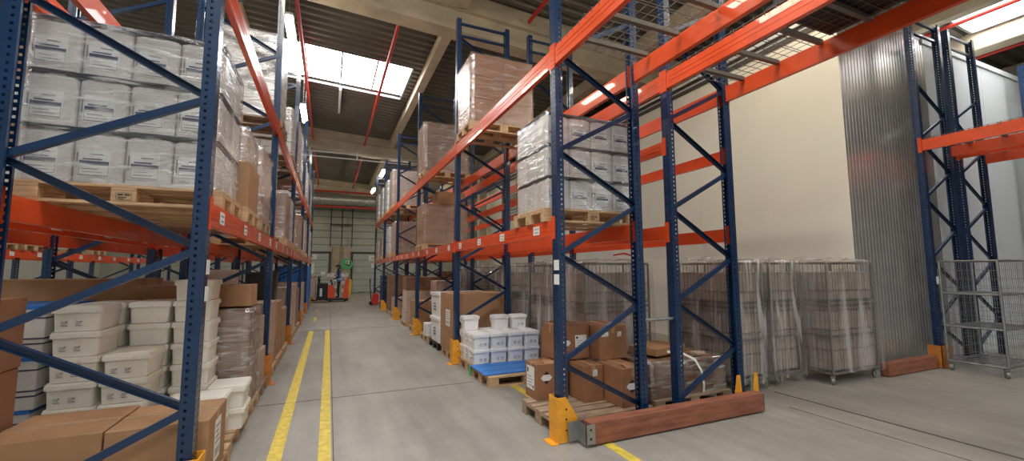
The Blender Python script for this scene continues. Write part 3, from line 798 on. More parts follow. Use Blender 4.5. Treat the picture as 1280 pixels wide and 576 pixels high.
pallet(-1.95, 5.40, 0, 'wooden pallet under the film wrapped brown load on the left')
load(-1.93, 5.44, PH, 1.16, .74, 1.06, 3, 2, 6, 'carton_dark', 'film wrapped brown carton load on the floor behind the near blue post', 'film_heavy', amp=.012)
t = tag(link('carton', carton_mesh(1.15, .42, .24, 'carton'), None, (-1.95, 5.6, PH + 1.085)), 'long brown carton lying on the film wrapped brown load', 'carton')
pallet(-1.95, 6.22, 0, 'wooden pallet nearest the second left post, under pale cartons', 'wood_old')
for k, (x, z, w, h) in enumerate(((-1.9, PH, .55, .5), (-1.33, PH, .55, .45), (-1.9, PH + .502, .55, .45), (-1.33, PH + .452, .52, .42))):
    tag(link('carton', carton_mesh(w, .62, h, 'carton_pink'), None, (x, 6.27, z)), ['pinkish carton on the floor by the second left post, lower inner one', 'pinkish carton on the floor by the second left post, lower outer one', 'pinkish carton by the second left post, upper inner one', 'pinkish carton by the second left post, upper outer one'][k], 'carton')
# bits on top in the back: white sheet and flat cartons seen over the tubs
pallet(-3.35, 4.6, 0, 'wooden pallet under the flat brown cartons in the rack behind the left rack', 'wood_old')
load(-3.35, 4.6, PH, .66, .8, 1.22, 1, 2, 3, 'carton_dark', 'brown carton load behind the white tubs in the second left rack', None, name='carton_load')
pallet(-3.35, 5.95, 0, 'wooden pallet in the second left rack beyond the dark cartons', 'wood_old')
load(-3.35, 5.95, PH, 1.15, .8, 1.08, 2, 2, 4, 'carton_white', 'white carton load behind the tallest tub stack in the second left rack', 'film', name='wrapped_load')
t = tag(link('carton', carton_mesh(1.5, .55, .30, 'carton'), None, (-3.4, 6.05, PH + 1.10)), 'long flat brown carton over the white cartons behind the tub stacks', 'carton')
load(-3.35, 8.2, .02, 1.15, .8, 1.45, 2, 2, 4, ['carton', 'carton_pale'], 'mixed carton load on the floor of the second left rack, second bay', 'film')
for k, (x, y, mm, h, lb) in enumerate(((-7.2, 5.75, 'carton_pale', 1.2, 'pale carton load under the distant far left rack, near end'), (-7.2, 8.0, 'carton_white', 1.3, 'white carton load under the distant far left rack'),
        (-7.2, 9.3, 'carton_pale', 1.0, 'low pale carton load under the distant far left rack'), (-7.2, 12.0, 'carton_dark', 1.2, 'dark carton load under the distant far left rack'), (-7.2, 15.5, 'carton_white', 1.35, 'white carton load under the far end of the distant left rack'))):
    load(x, y, .02, 1.1, 1.2, h, 2, 2, 3, mm, lb, 'film')
for k, y in enumerate((4.4, 7.6, 8.6, 11.4, 12.4, 15.2)):
    pallet(-7.2, y, LOWZ - .03 + .163, 'pallet on the labelled beam of the distant far left rack, %s from the near end' % ['first', 'second', 'third', 'fourth', 'fifth', 'sixth'][k])
    load(-7.2, y, LOWZ - .03 + .163 + PH, 1.15, .8, .8, 2, 2, 2, ['carton_pale', 'carton_white'][k % 2], 'carton load on the distant far left rack, %s from the near end' % ['first', 'second', 'third', 'fourth', 'fifth', 'sixth'][k], 'film')

# ---------------- left rack, first beam level
Z1 = LOWZ - .02 + .16 + .002
pallet(-1.98, 3.86, Z1, 'wooden pallet under the film wrapped white canisters on the left beams')
canister_load(-1.97, 3.88, Z1 + PH, 4, 3, 3, .285, .262, .395, 'film wrapped load of white labelled canisters on the near left beams', 'film_heavy')
pallet(-1.95, 4.76, Z1, 'wooden pallet on the left beam under the plain brown carton')
tag(link('carton', carton_mesh(1.1, .62, .46, 'carton'), None, (-1.86, 4.80, Z1 + PH)), 'large plain brown carton on the left beams beyond the canisters', 'carton')
t = load(-1.9, 4.86, Z1 + PH + .465, 1.1, .66, .36, 2, 2, 2, 'carton_pale', 'film wrapped pale cartons on top of the large plain brown carton', 'film_heavy', skirt=0)
big_label(t, .55, -.012, .1, 0, .3, .16)
pallet(-1.95, 5.72, Z1, 'weathered pallet on the left beam by the second post', 'wood_old')
load(-1.93, 5.72, Z1 + PH, 1.16, .8, .86, 3, 2, 4, 'carton_pink', 'film wrapped carton load on the left beams just before the second post', 'film_heavy', amp=.02)
pallet(-1.95, 9.0, Z1, 'pallet on the left beams under the tall pinkish load, second bay')
load(-1.93, 9.0, Z1 + PH, 1.14, .8, .86, 2, 2, 2, 'carton_pink', 'tall pinkish carton load on the left beams in the second bay', 'film')
pallet(-1.95, 9.85, Z1, 'pallet on the left beams at the end of the second bay')
load(-1.93, 9.85, Z1 + PH, 1.14, .8, .9, 2, 2, 3, 'carton_white', 'white wrapped load on the left beams at the end of the second bay', 'film_heavy')
for k, (y, mm, h) in enumerate(((12.4, 'carton_pale', .7), (13.4, 'carton', 1.0), (14.9, 'carton_white', 1.0), (16.2, 'carton_pale', 1.05), (18.6, 'carton_white', .9), (20.2, 'carton_white', 1.1))):
    w = ['third bay, near end', 'third bay, far end', 'fourth bay, near end', 'fourth bay, far end', 'last bay, near end', 'last bay, far end'][k]
    pallet(-1.95, y, Z1, 'pallet on the lower left beams, ' + w)
    load(-1.93, y, Z1 + PH, 1.14, .8, h, 2, 2, 4, mm, {'carton': 'brown', 'carton_pale': 'pale', 'carton_white': 'white'}[mm] + ' carton load on the lower left beams, ' + w, 'film')
# level two
Z2 = UPZ - .05 + .19 + .002
pallet(-1.95, 7.30, Z2, 'weathered pallet under the big white load on the upper left beams', 'wood_old')
wl = load(-1.93, 7.30, Z2 + PH, 1.14, .82, 1.36, 2, 2, 5, 'carton_white', 'tall white film wrapped load with faint lettering on the upper left beams', 'film_white', amp=.006)
def text_mesh(s, size):
    cu = bpy.data.curves.new('lettering', 'FONT'); cu.body = s; cu.size = size; cu.extrude = .0005
    o = bpy.data.objects.new('tmp_text', cu); COL.objects.link(o)
    dg = bpy.context.evaluated_depsgraph_get(); me = bpy.data.meshes.new_from_object(o.evaluated_get(dg)); bpy.data.objects.remove(o); return me
def lettering(parent, s, size, loc, m='greyink', rz=0.0):
    me = cached(('txt', s, size, m), lambda: text_mesh(s, size)); me.materials.clear(); me.materials.append(M[m])
    return link('lettering', me, parent, loc, rot=(PI / 2, 0, rz))
for (x, z) in ((.68, 1.22), (.68, .95), (.10, .95), (.68, .68), (.10, .41), (.68, .41)): lettering(wl, 'Alphutt', .085, (x, -.022, z))
for k, (y, mm, h) in enumerate(((9.6, 'carton_white', 1.0), (11.2, 'carton_pale', 1.25), (12.3, 'carton_white', 1.3), (15.0, 'carton_white', 1.1), (16.4, 'carton_pale', 1.1), (19.0, 'carton_white', 1.2))):
    w = ['second bay, far end', 'third bay, near end', 'third bay, middle', 'fourth bay, near end', 'fourth bay, far end', 'last bay'][k]
    pallet(-1.95, y, Z2, 'pallet on the upper left beams, ' + w, 'wood_old')
    load(-1.93, y, Z2 + PH, 1.14, .8, h, 2, 2, 4, mm, {'carton_pale': 'pale', 'carton_white': 'white'}[mm] + ' carton load on the upper left beams, ' + w, 'film_heavy')
# second left rack, upper goods seen above the canisters
pallet(-3.30, 4.9, Z1, 'pallet on the beams of the second left rack beside the canisters')
load(-3.28, 4.9, Z1 + PH, 1.14, .8, 1.36, 2, 2, 4, ['carton', 'carton_white'], 'mixed carton load in the second left rack beyond the canisters', 'film')
pallet(-3.30, 7.6, Z1, 'pallet on the beams of the second left rack, second bay')
load(-3.28, 7.6, Z1 + PH, 1.14, .8, 1.2, 2, 2, 4, 'carton_pale', 'pale carton load in the second left rack, second bay', 'film')
pallet(-3.30, 7.35, Z2, 'pallet on the upper beams of the second left rack')
load(-3.28, 7.35, Z2 + PH, 1.14, .8, .62, 2, 2, 2, 'carton_white', 'white carton load on the upper beams of the second left rack, over the canisters', 'film')

# ---------------- left ground, bays two to five
G = [(7.35, 'carton_pink', 1.0, 'pinkish'), (8.3, 'carton', .95, 'brown'), (9.3, 'carton', .75, 'brown'), (11.0, 'carton_pale', 1.1, 'pale'), (12.0, 'carton_pale', 1.15, 'pale'), (13.2, 'carton_red', 1.0, 'red-brown'), (14.8, 'carton_pale', .9, 'pale'), (16.0, 'carton_pale', 1.1, 'pale')]
for k, (y, mm, h, cn) in enumerate(G):
    w = ['second bay, near end', 'second bay, middle', 'second bay, far end', 'third bay, near end', 'third bay, middle', 'third bay, far end', 'fourth bay, near end', 'fourth bay, far end'][k]
    pallet(-1.95, y, 0, 'wooden pallet on the floor under the left rack, ' + w)
    load(-1.93, y, PH, 1.14, .8, h, 2, 2, 3, mm, cn + ' carton stack on the floor under the left rack, ' + w, 'film' if k > 2 else None, name='carton_load')
t = thing('plastic_bin', 'open black plastic bin on the cartons in the second left bay', 'bin', (-1.3, 8.35, PH + .953))
b = MB(); b.vbox(0, 0, 0, .46, .5, .50, .03, 3, taper=.03, cap=False); b.vbox(.02, .02, .02, .44, .48, .50, .03, 3, taper=.03); b.vbox(-.015, -.015, .47, .475, .515, .51, .03, 3, cap=False)
link('bin_body', b.mesh('bin_body', 'black'), t)
tag(link('carton', carton_mesh(.55, .5, .5, 'carton_pale'), None, (-1.88, 7.5, PH + 1.003)), 'grey-beige carton left of the black bin in the second left bay', 'carton')
t = thing('strip_curtain', 'bright blue plastic cover hanging at the far end of the left rack', 'cover', (-1.9, 18.3, .02))
b = MB()
for k in range(8): b.prism([(k * .14, 0), (k * .14 + .07, -.03), (k * .14 + .14, 0), (k * .14 + .14, .01), (k * .14 + .07, -.02), (k * .14, .01)], 'z', 0, 1.8)
for k in range(8): b.prism([(1.12, k * .3), (1.15, k * .3 + .15), (1.12, k * .3 + .3), (1.11, k * .3 + .3), (1.14, k * .3 + .15), (1.11, k * .3)], 'z', 0, 1.8)
link('cover_sheet', b.mesh('cover_sheet', 'bluesheet'), t)

# ---------------- right rack, ground level
pallet(2.09, 3.74, 0, 'weathered wooden pallet behind the near yellow guard, half bare, under hazard marked cartons', 'wood_old')
def hazard(parent, x, y, z, s, rz=0.0):
    """white diamond with black upper and lower corners"""
    b = MB(); h = s / 2
    b.add([(h, -.001, 0), (s, -.001, h), (h, -.001, s), (0, -.001, h)], [(0, 1, 2, 3)], 0)
    q = .27 * s
    b.add([(h - q, -.0016, s - q), (h + q, -.0016, s - q), (h, -.0016, s)], [(0, 1, 2)], 1); b.add([(h - q, -.0016, q), (h, -.0016, 0), (h + q, -.0016, q)], [(0, 1, 2)], 1)
    return link('hazard_diamond', b.mesh('hazard_diamond', ['white', 'ink'], fix=False), parent, (x, y, z), rz)
def paper(parent, x, y, z, w, h, rz=0.0):
    b = MB().box(0, -.0015, 0, w, 0, h, 0).box(w * .08, -.0022, h * .70, w * .25, -.0015, h * .9, 1)
    for q in range(4): b.box(w * .1, -.0022, h * (.14 + .13 * q), w * (.8 - .15 * (q % 2)), -.0015, h * (.17 + .13 * q), 2)
    b.box(w * .78, -.0022, h * .08, w * .92, -.0015, h * .18, 1)
    return link('paper_label', b.mesh('paper_label', ['white', 'ink', 'greyink']), parent, (x, y, z), rz)
def hz_carton(x, y, z, w, d, h, label, marks=(), flap=False):
    t = thing('carton', label, 'carton', (x, y, z))
    o = link('carton_body', carton_mesh(w, d, h, 'carton_red'), t)
    for mk in marks:
        if mk[0] == 'd': hazard(t, *mk[1:])
        else: paper(t, *mk[1:])
    if flap:
        b = MB().add([(w * .25, d * .02, h + .003), (w * .62, d * .02, h + .003), (w * .58, d * .34, h + .02), (w * .28, d * .30, h + .03)], [(0, 1, 2, 3)])
        f = link('open_flap', b.mesh('open_flap', 'carton', fix=False), t); sm = f.modifiers.new('thickness', 'SOLIDIFY'); sm.thickness = .004
    return t
hz_carton(2.21, 4.40, PH, .41, .30, .40, 'hazard marked carton at the left front corner of the bare pallet', [('d', .05, 0, .17, .15), ('p', .24, 0, .20, .13, .13), ('p', -.0015, .26, .10, .20, .26, -PI / 2)], True)
hz_carton(2.66, 4.12, PH, .26, .50, .40, 'brown carton between the two lower hazard marked cartons', [('p', .12, 0, .28, .06, .07)])
hz_carton(2.93, 3.80, PH, .32, .46, .41, 'hazard marked carton on the right of the pallet, behind the blue post', [('d', .06, 0, .14, .15), ('p', .24, 0, .14, .07, .16)], True)
hz_carton(2.50, 4.42, PH + .415, .44, .38, .40, 'hazard marked carton on top of the pile, left one with its flap open', [('d', .03, 0, .12, .15), ('p', .24, 0, .14, .16, .14)])
hz_carton(2.96, 4.24, PH + .415, .40, .50, .395, 'brown carton on top of the pile, right one beside the film wrapped heap', [('p', .26, 0, .26, .06, .06), ('p', .03, 0, .27, .10, .05), ('p', -.0015, .42, .12, .16, .13, -PI / 2)])
t = thing('carton', 'open brown carton standing behind the pile with its flap raised', 'carton', (2.62, 4.84, PH))
link('carton_body', carton_mesh(.5, .24, .70, 'carton_red'), t); link('raised_flap', MB().box(.10, .20, .70, .40, .21, .80).mesh('raised_flap', 'carton_red'), t)

pallet(2.08, 5.60, 0, 'wooden pallet under the blue plastic sheet')
t = thing('plastic_sheet', 'blue plastic sheet lid lying on an empty pallet', 'plastic sheet', (2.05, 5.70, PH + .001))
b = MB().rbox(0, 0, .0, 1.12, .69, .018, .005)
for y in (.2, .5): b.rbox(.03, y, .018, 1.09, y + .012, .022, .0015)
for (x, y) in ((.25, .0), (.25, .66), (.8, .0)): b.box(x, y, .015, x + .08, y + .03, .024)
link('sheet_panel', b.mesh('sheet_panel', 'bluesheet'), t)

pallet(2.12, 6.41, 0, 'wooden pallet under the white square buckets')
link('green_board', MB().box(.0, 0, .0, .025, .06, .14).mesh('strap', 'green'), None, (2.05, 6.38, .0))
tag(COL.objects['green_board'], 'short green board end at the corner of the bucket pallet', 'board')
BW, BD, BHt = .270, .237, .235
def bucket(x, y, k, label, lab=(.35, .62)):
    return inst('bk%s' % (lab is None), tub_proto(BW, BD, BHt - .004, 'greyink', lab, 'bucket', 'bucket'), label, 'bucket', (x, y, PH + k * BHt), random.uniform(-.004, .004))
cols = ['leftmost', 'second', 'third', 'rightmost']
for k in range(2):
    for i in range(4):
        for j in range(3):
            if j == 1 and 0 < i < 3 and k == 0: continue
            if j == 2 and i == 3: continue
            bucket(2.13 + i * .295, 6.42 + j * .268, k, 'white square bucket, %s column, %s row, %s layer on the pallet' % (cols[i], ['front', 'middle', 'back'][j], ['lower', 'upper'][k]), (.35, .62) if j == 0 else None)
bucket(2.12, 6.92, 2, 'white square bucket alone on top at the left back of the pallet', None)
bucket(2.64, 6.84, 2, 'white square bucket on top, left one of the pair on the right', None)
bucket(2.96, 6.80, 2, 'white square bucket on top, right one of the pair on the right', (.5,))

pallet(2.08, 7.50, 0, 'wooden pallet under the very large brown carton')
t = thing('carton', 'very large brown carton just beyond the white buckets', 'carton', (2.07, 7.50, PH))
link('carton_body', carton_mesh(1.08, .86, 1.05, 'carton'), t); big_label(t, -.0015, .45, .45, -PI / 2, .3, .3)
pallet(2.08, 8.62, 0, 'black plastic pallet under the tall white bins', 'black')
for k in range(2):
    t = thing('storage_bin', ['tall white lidded bin beside the very large brown carton, lower one', 'tall white lidded bin beside the very large brown carton, upper one'][k], 'bin', (2.08, 8.55, PH + .51 * k))
    link('bin_body', MB().vbox(0, 0, 0, 1.14, .78, .47, .05, 4, taper=.02).mesh('bin_body', 'bucket'), t)
    link('lid', MB().vbox(-.02, -.02, .45, 1.16, .80, .505, .06, 4).mesh('lid', 'bucket'), t)
    b = MB()
    for z in (.14, .2, .26): b.box(-.004, .3, z, .012, .46, z + .03)
    link('printed_mark', b.mesh('printed_mark', 'greyink'), t)
pallet(2.08, 9.62, 0, 'wooden pallet under the dark blue sack')
t = thing('bulk_sack', 'dark blue plastic covered sack before the third right post', 'sack', (2.86, 9.98, PH))
b = bmesh.new(); bmesh.ops.create_icosphere(b, subdivisions=4, radius=1)
for v in b.verts:
    p = v.co.copy(); e = .45
    q = Vector([math.copysign(abs(c) ** e, c) for c in p]); n_ = noise.noise(p * 2.3) * .05 + noise.noise(p * 6) * .03
    v.co = Vector((q.x * .50, q.y * .36, q.z * .40 + .41)) * (1 + n_)
    if v.co.z < 0: v.co.z = 0
bb = MB(); bb.bm(b, 0, True); link('sack_body', bb.mesh('sack_body', 'bluebag'), t)
link('tied_neck', MB().cyl((0, 0, .80), (.02, 0, .90), .05, 10, 0, .09).mesh('neck', 'bluebag'), t)
tag(link('carton', carton_mesh(.28, .3, .28, 'carton_white', False), None, (2.06, 9.66, PH)), 'small white carton on the pallet in front of the blue sack', 'carton')
def crate_stack(x, y, w, d, h, n, m, lb):
    for k in range(n):
        t = tag(link('carton', carton_mesh(w, d, h - .003, m), None, (x + random.uniform(-.02, .02), y, .002 + PH + k * h)), lb + ', ' + (['bottom', 'second', 'third', 'fourth', 'fifth', 'sixth'][k]) + ' of its stack', 'carton')
pallet(2.08, 11.2, 0, 'pallet of tall kraft cartons at the start of the third right bay'); crate_stack(2.10, 11.25, .5, .7, .34, 2, 'carton', 'kraft carton beyond the blue sack')
crate_stack(2.68, 11.25, .52, .7, .30, 4, 'carton_pink', 'pinkish carton in the third right bay')
pallet(2.08, 12.6, 0, 'pallet under the white cartons in the third right bay'); crate_stack(2.10, 12.65, 1.1, .7, .30, 3, 'carton_pale', 'pale wide carton in the third right bay, far end'); 
tag(link('carton', carton_mesh(1.1, .68, .38, 'carton_dark'), None, (2.1, 12.66, PH + .91)), 'dark brown wide carton on the pale ones in the third right bay', 'carton')
pallet(2.08, 15.0, 0, 'pallet under brown cartons in the fourth right bay'); load(2.10, 15.0, PH, 1.12, .8, .55, 2, 2, 2, 'carton_pink', 'low pinkish carton stack in the fourth right bay', None, name='carton_load')
pallet(2.08, 16.4, 0, 'pallet under the red-brown cartons, fourth right bay far end'); load(2.10, 16.4, PH, 1.12, .8, 1.3, 2, 2, 4, 'carton_dark', 'dark brown carton stack in the fourth right bay', None, name='carton_load')
t = thing('crate_stack', 'stack of dark blue folding crates in the last right bay', 'crates', (2.08, 18.6, 0))
for k in range(6):
    b = MB().vbox(0, 0, 0, 1.1, .8, .2, .03, 2, cap=False).vbox(-.02, -.02, .17, 1.12, .82, .215, .03, 2)
    link('crate', cached('crate', lambda: b.mesh('crate', 'bluebag')), t, (0, 0, k * .24))
tag(link('plastic_bag', film_mesh(.9, .7, .18, 'film_white', .03, 0, True, 4), None, (2.1, 18.65, 1.43)), 'crumpled clear bag on the dark blue crates', 'bag')

# ---------------- right rack beams
Z1R = LOWZ + .16 + .002
pallet(2.02, 3.80, Z1R, 'wooden pallet under the white canisters on the near right beams')
canister_load(2.06, 3.82, Z1R + PH, 4, 3, 3, .282, .258, .345, 'film wrapped load of white canisters on the near right beams', 'film')
pallet(2.02, 10.06, Z1R, 'wooden pallet under the brown carton load, second right bay')
load(2.04, 10.08, Z1R + PH, 1.12, .76, .98, 2, 2, 3, 'carton', 'film wrapped brown carton load on the lower right beams, second bay', 'film', tape=True)
tag(link('carton', carton_mesh(.7, .6, .32, 'carton'), None, (2.42, 10.2, Z1R + PH + 1.0)), 'single brown carton on top of the brown load, lower right beams', 'carton')
pallet(2.02, 14.85, Z1R, 'pallet on the lower right beams, fourth bay near end'); load(2.04, 14.85, Z1R + PH, 1.12, .8, 1.06, 3, 2, 5, 'carton_pink', 'pinkish carton load on the lower right beams, fourth bay near end', 'film')
pallet(2.02, 16.4, Z1R, 'pallet on the lower right beams, fourth bay far end'); load(2.04, 16.4, Z1R + PH, 1.12, .8, 1.0, 3, 2, 4, 'carton_white', 'white wrapped load on the lower right beams, fourth bay far end', 'film_heavy')
pallet(2.02, 18.7, Z1R, 'pallet on the lower right beams, last bay near end'); load(2.04, 18.7, Z1R + PH, 1.12, .8, .75, 3, 2, 4, 'carton_pink', 'pinkish carton load on the lower right beams, last bay near end', 'film')
pallet(2.02, 20.4, Z1R, 'pallet on the lower right beams, last bay far end'); load(2.04, 20.4, Z1R + PH, 1.12, .8, .7, 3, 2, 4, 'carton_pale', 'pale carton load on the lower right beams, last bay far end', 'film')
Z2R = UPZ + .19 + .002
pallet(2.02, 6.34, Z2R, 'wooden pallet under the large brown load on the upper right beams')
t = load(2.04, 6.34, Z2R + PH, 1.12, .80, 1.16, 2, 2, 3, 'carton_red', 'large film wrapped brown carton load on the upper right beams, first bay', 'film', amp=.012)
pallet(2.02, 10.03, Z2R, 'pallet on the upper right beams, second bay'); load(2.04, 10.03, Z2R + PH, 1.12, .80, 1.22, 2, 2, 3, 'carton_red', 'film wrapped brown carton load on the upper right beams, second bay', 'film_heavy', amp=.02)
pallet(2.02, 15.7, Z2R, 'pallet on the upper right beams, fourth bay'); load(2.04, 15.7, Z2R + PH, 1.12, .80, 1.28, 3, 2, 6, 'carton_pink', 'pinkish film wrapped load on the upper right beams, fourth bay', 'film_heavy')
pallet(2.02, 17.2, Z2R, 'pallet on the upper right beams, fourth bay far end'); load(2.04, 17.2, Z2R + PH, 1.12, .80, 1.2, 3, 2, 5, 'carton_white', 'white load on the upper right beams, fourth bay far end', 'film_heavy')
pallet(2.02, 18.9, Z2R, 'pallet on the upper right beams, last bay near end'); load(2.04, 18.9, Z2R + PH, 1.12, .80, 1.2, 3, 2, 5, 'carton_white', 'white wrapped load on the upper right beams, last bay near end', 'film_heavy')
pallet(2.02, 20.6, Z2R, 'pallet on the upper right beams, last bay far end'); load(2.04, 20.6, Z2R + PH, 1.12, .80, 1.2, 3, 2, 5, 'carton_white', 'white wrapped load on the upper right beams, last bay far end', 'film_heavy')
# carton heap seen over the white bins, in the rear right rack
pallet(3.5, 14.75, 0, 'pallet under the red-brown cartons seen over the white bins')
for k, (dx, w) in enumerate(((0, .9), (.1, .75), (.15, .8), (.12, .55))):
    tag(link('carton', carton_mesh(w, .6, .36, 'carton_red'), None, (3.5 + dx, 14.82, PH + .363 * k)), 'red-brown carton seen over the white bins, ' + ['bottom', 'second', 'third', 'top'][k] + ' of the heap', 'carton')

# wrapped brown heap in the rear right rack
pallet(3.42, 3.84, 0, 'dark wooden pallet under the film wrapped brown heap behind the timber kerb', 'wood_old', side=False)
t = load(3.40, 3.89, PH, 1.16, .74, .40, 2, 2, 3, 'carton_dark', 'low film wrapped heap of dark brown cartons behind the timber kerb', 'film_heavy', amp=.03)
tag(link('carton', carton_mesh(.62, .42, .09, 'carton', False), None, (3.66, 4.05, PH + .43), .25), 'flat brown carton lying on the film wrapped heap', 'carton')
tag(link('carton', carton_mesh(.16, .10, .03, 'carton_pale', False), None, (4.16, 3.92, PH + .435), .1), 'small pale carton scrap lying on the film wrapped heap', 'carton')
t = thing('packing_strap', 'white plastic strap hanging over the film wrapped heap', 'strap', (3.75, 3.735, PH + .03))
pts = [(.0, .25, .47), (.12, .12, .46), (.20, .02, .40), (.25, -.02, .28), (.27, -.03, .12), (.27, -.02, .04)]
b = MB()
for p, q in zip(pts, pts[1:]): b.bar(p, q, .028, .004, 0, (0, -1, .4))
link('strap_band', b.mesh('strap_band', 'bucket'), t)

# ---------------- roll cages
CW, CDp, CHt = 1.17, .63, 1.73
def caster(t, x, y, s):
    o = link('caster', cached('cfork', lambda: MB().box(-.04, -.03, .11, .04, .03, .125).box(-.02, -.026, .04, .02, -.02, .115).box(-.02, .02, .04, .02, .026, .115).mesh('caster', 'zinc')), t, (x, y, 0), s)
    link('wheel', cached('cwheel', lambda: MB().cyl((0, -.018, .055), (0, .018, .055), .055, 16).mesh('wheel', 'steel')), o)
def panel(b, p, q, z0, z1, nv, nh, r=.0023):
    p, q = Vector((*p, 0)), Vector((*q, 0))
    for k in range(nv + 1):
        a = p.lerp(q, k / nv); b.bar((a.x, a.y, z0), (a.x, a.y, z1), 2 * r, 2 * r)
    for k in range(nh + 1):
        z = z0 + (z1 - z0) * k / nh; b.bar((p.x, p.y, z), (q.x, q.y, z), 2 * r, 2 * r)
def roll_cage(loaded=True, shelves=(), wires=True, W=CW, D=CDp, H=CHt, mm='cagewire', front=True):
    t = thing('roll_cage', 'x', 'x')
    for x in (.03, W - .03):
        for y in (.03, D - .03): link('corner_tube', MB().cyl((x, y, .15), (x, y, H - .02), .016, 8).mesh('corner_tube', mm), t)
    b = MB()
    for (a, c) in (((.03, .03), (W - .03, .03)), ((.03, D - .03), (W - .03, D - .03)), ((.03, .03), (.03, D - .03)), ((W - .03, .03), (W - .03, D - .03))):
        b.cyl((*a, .15), (*c, .15), .018, 8)
    for k in range(7): b.bar((.03 + (W - .06) * k / 6, .03, .16), (.03 + (W - .06) * k / 6, D - .03, .16), .012, .012)
    for k in range(9): b.bar((.03, .03 + (D - .06) * k / 8, .168), (W - .03, .03 + (D - .06) * k / 8, .168), .006, .006)
    link('base_frame', b.mesh('base_frame', mm), t)
    sides = [((.03, .03), (.03, D - .03)), ((W - .03, .03), (W - .03, D - .03)), ((.03, D - .03), (W - .03, D - .03))]
    if front: sides.append(((.03, .03), (W - .03, .03)))
    for (a, c) in sides:
        b = MB(); L = (Vector(c) - Vector(a)).length
        panel(b, a, c, .20, H - .03, int(L / .062), int(1.5 / .13))
        b.cyl((*a, H - .02), (*c, H - .02), .014, 8)
        if loaded:
            for z in (.67, 1.10, 1.17): b.bar((*a, z), (*c, z), .012, .03)
        link('mesh_side', b.mesh('mesh_side', mm), t)
    for z in shelves:
        b = MB()
        for (a, c) in (((.03, .03), (W - .03, .03)), ((.03, D - .03), (W - .03, D - .03)), ((.03, .03), (.03, D - .03)), ((W - .03, .03), (W - .03, D - .03))): b.cyl((*a, z), (*c, z), .014, 8)
        for k in range(14): b.bar((.03 + (W - .06) * k / 13, .03, z), (.03 + (W - .06) * k / 13, D - .03, z), .006, .006)
        link('shelf', b.mesh('shelf', mm), t)
    for x, y, s in ((.06, .06, .6), (W - .06, .06, -.4), (.06, D - .06, .2), (W - .06, D - .06, 1.0)): caster(t, x, y, s)
    return t
def goods(loc, rz, label):
    def make():
        t = thing('folded_goods', 'x', 'x')
        for k in range(5):
            for i in range(2):
                link('goods_layer', cached(('gl', k % 2), lambda: MB().rbox(0, 0, 0, .53, .53, .278, .02, 2).mesh('goods_layer', 'goods_wrap')), t, (.053 + i * .533, .05, .185 + k * .28))
        return t
    inst('goods', make, label, 'goods', loc, rz)
def cover(loc, rz, label, m='cover', W=CW, D=CDp, z0=.16, H=CHt, seed=1.0, amp=.02, extra=0.0):
    b = MB(); per = []
    g = .02 + extra
    def walk(p, q):
        n = max(3, int((Vector(q) - Vector(p)).length / .04))
        for i in range(n): per.append(tuple(Vector(p).lerp(Vector(q), i / n)))
    walk((-g, -g), (W + g, -g)); walk((W + g, -g), (W + g, D + g)); walk((W + g, D + g), (-g, D + g)); walk((-g, D + g), (-g, -g))
    K = len(per); nz = 22; vs = []
    for j in range(nz + 1):
        f = j / nz; z = z0 + (H + .012 - z0) * f
        for i, (x, y) in enumerate(per):
            fold = (noise.noise(Vector((i * .16 + seed, f * .8, seed))) * .8 + noise.noise(Vector((i * .45 + seed, f * 1.2, 3))) * .25) * amp * (1.6 - f)
            dx, dy = (x - W / 2) / (W / 2), (y - D / 2) / (D / 2); L = math.hypot(dx, dy)
            o = abs(fold) + .015 * (1 - f)
            vs.append((x + o * dx / L, y + o * dy / L, z + (noise.noise(Vector((i * .2, seed, 0))) * .06 if j == 0 else 0)))
    fs = [(j * K + i, j * K + (i + 1) % K, (j + 1) * K + (i + 1) % K, (j + 1) * K + i) for j in range(nz) for i in range(K)]
    b.add(vs, fs, 0, True)
    R = 6; base = nz * K
    prev = list(range(base, base + K))
    for r_ in range(1, R + 1):
        s_ = 1 - r_ / R * .98; o = len(b.v)
        b.add([(W / 2 + (x - W / 2) * s_, D / 2 + (y - D / 2) * s_, H + .02 + abs(noise.noise(Vector((x * 5 * s_ + seed, y * 5 * s_, seed)))) * .10 * min(1, r_ / 2)) for (x, y) in per], [])
        for i in range(K): b.f.append([prev[i], prev[(i + 1) % K], o + (i + 1) % K, o + i]); b.m.append(0); b.sm.append(True)
        prev = list(range(o, o + K))
    tag(link('dust_cover', b.mesh('dust_cover', m, fix=False), None, loc, rz), label, 'plastic cover')

cages = [((6.49, 3.72), 0, 'last of the row by the shiny wall', 'cover', 1),
         ((6.38, 4.06), PI / 2, 'right one of the narrow pair', 'cover_thick', 2),
         ((5.60, 4.02), PI / 2, 'left one of the narrow pair', 'cover_thick', 3),
         ((3.19, 4.90), 0, 'behind the hazard marked cartons', 'cover', 4),
         ((4.03, 5.98), PI / 2, 'behind the white buckets', 'cover_thick', 5),
         ((3.42, 8.00), 0, 'right of the very large carton', 'cover', 6),
         ((3.62, 11.6), 0, 'above the very large brown carton', 'cover_thick', 7)]
for (p, rz, w, m_, sd) in cages:
    inst('cageL', lambda: roll_cage(True), 'plastic covered mesh roll cage, ' + w, 'roll cage', (*p, 0), rz)
    goods((*p, 0), rz, 'pale goods packed inside the plastic covered cage, ' + w)
    cover((*p, 0), rz, 'clear plastic cover over the mesh roll cage, ' + w, m_, seed=sd * 7.3, amp=.016 if m_ == 'cover' else .028, z0=.16 if m_ == 'cover' else .10)
tag(link('brass_plate', MB().box(0, 0, 0, .004, .11, .17).mesh('brass_plate', mat('brown_plate', (.25, .18, .08), .5)), None, (6.50, 4.1, 1.42)), 'small brown plate on the side of the last covered roll cage', 'plate')
e = roll_cage(False, (.70, 1.22), True, 1.17, .72, 1.76, 'zinc', front=True)
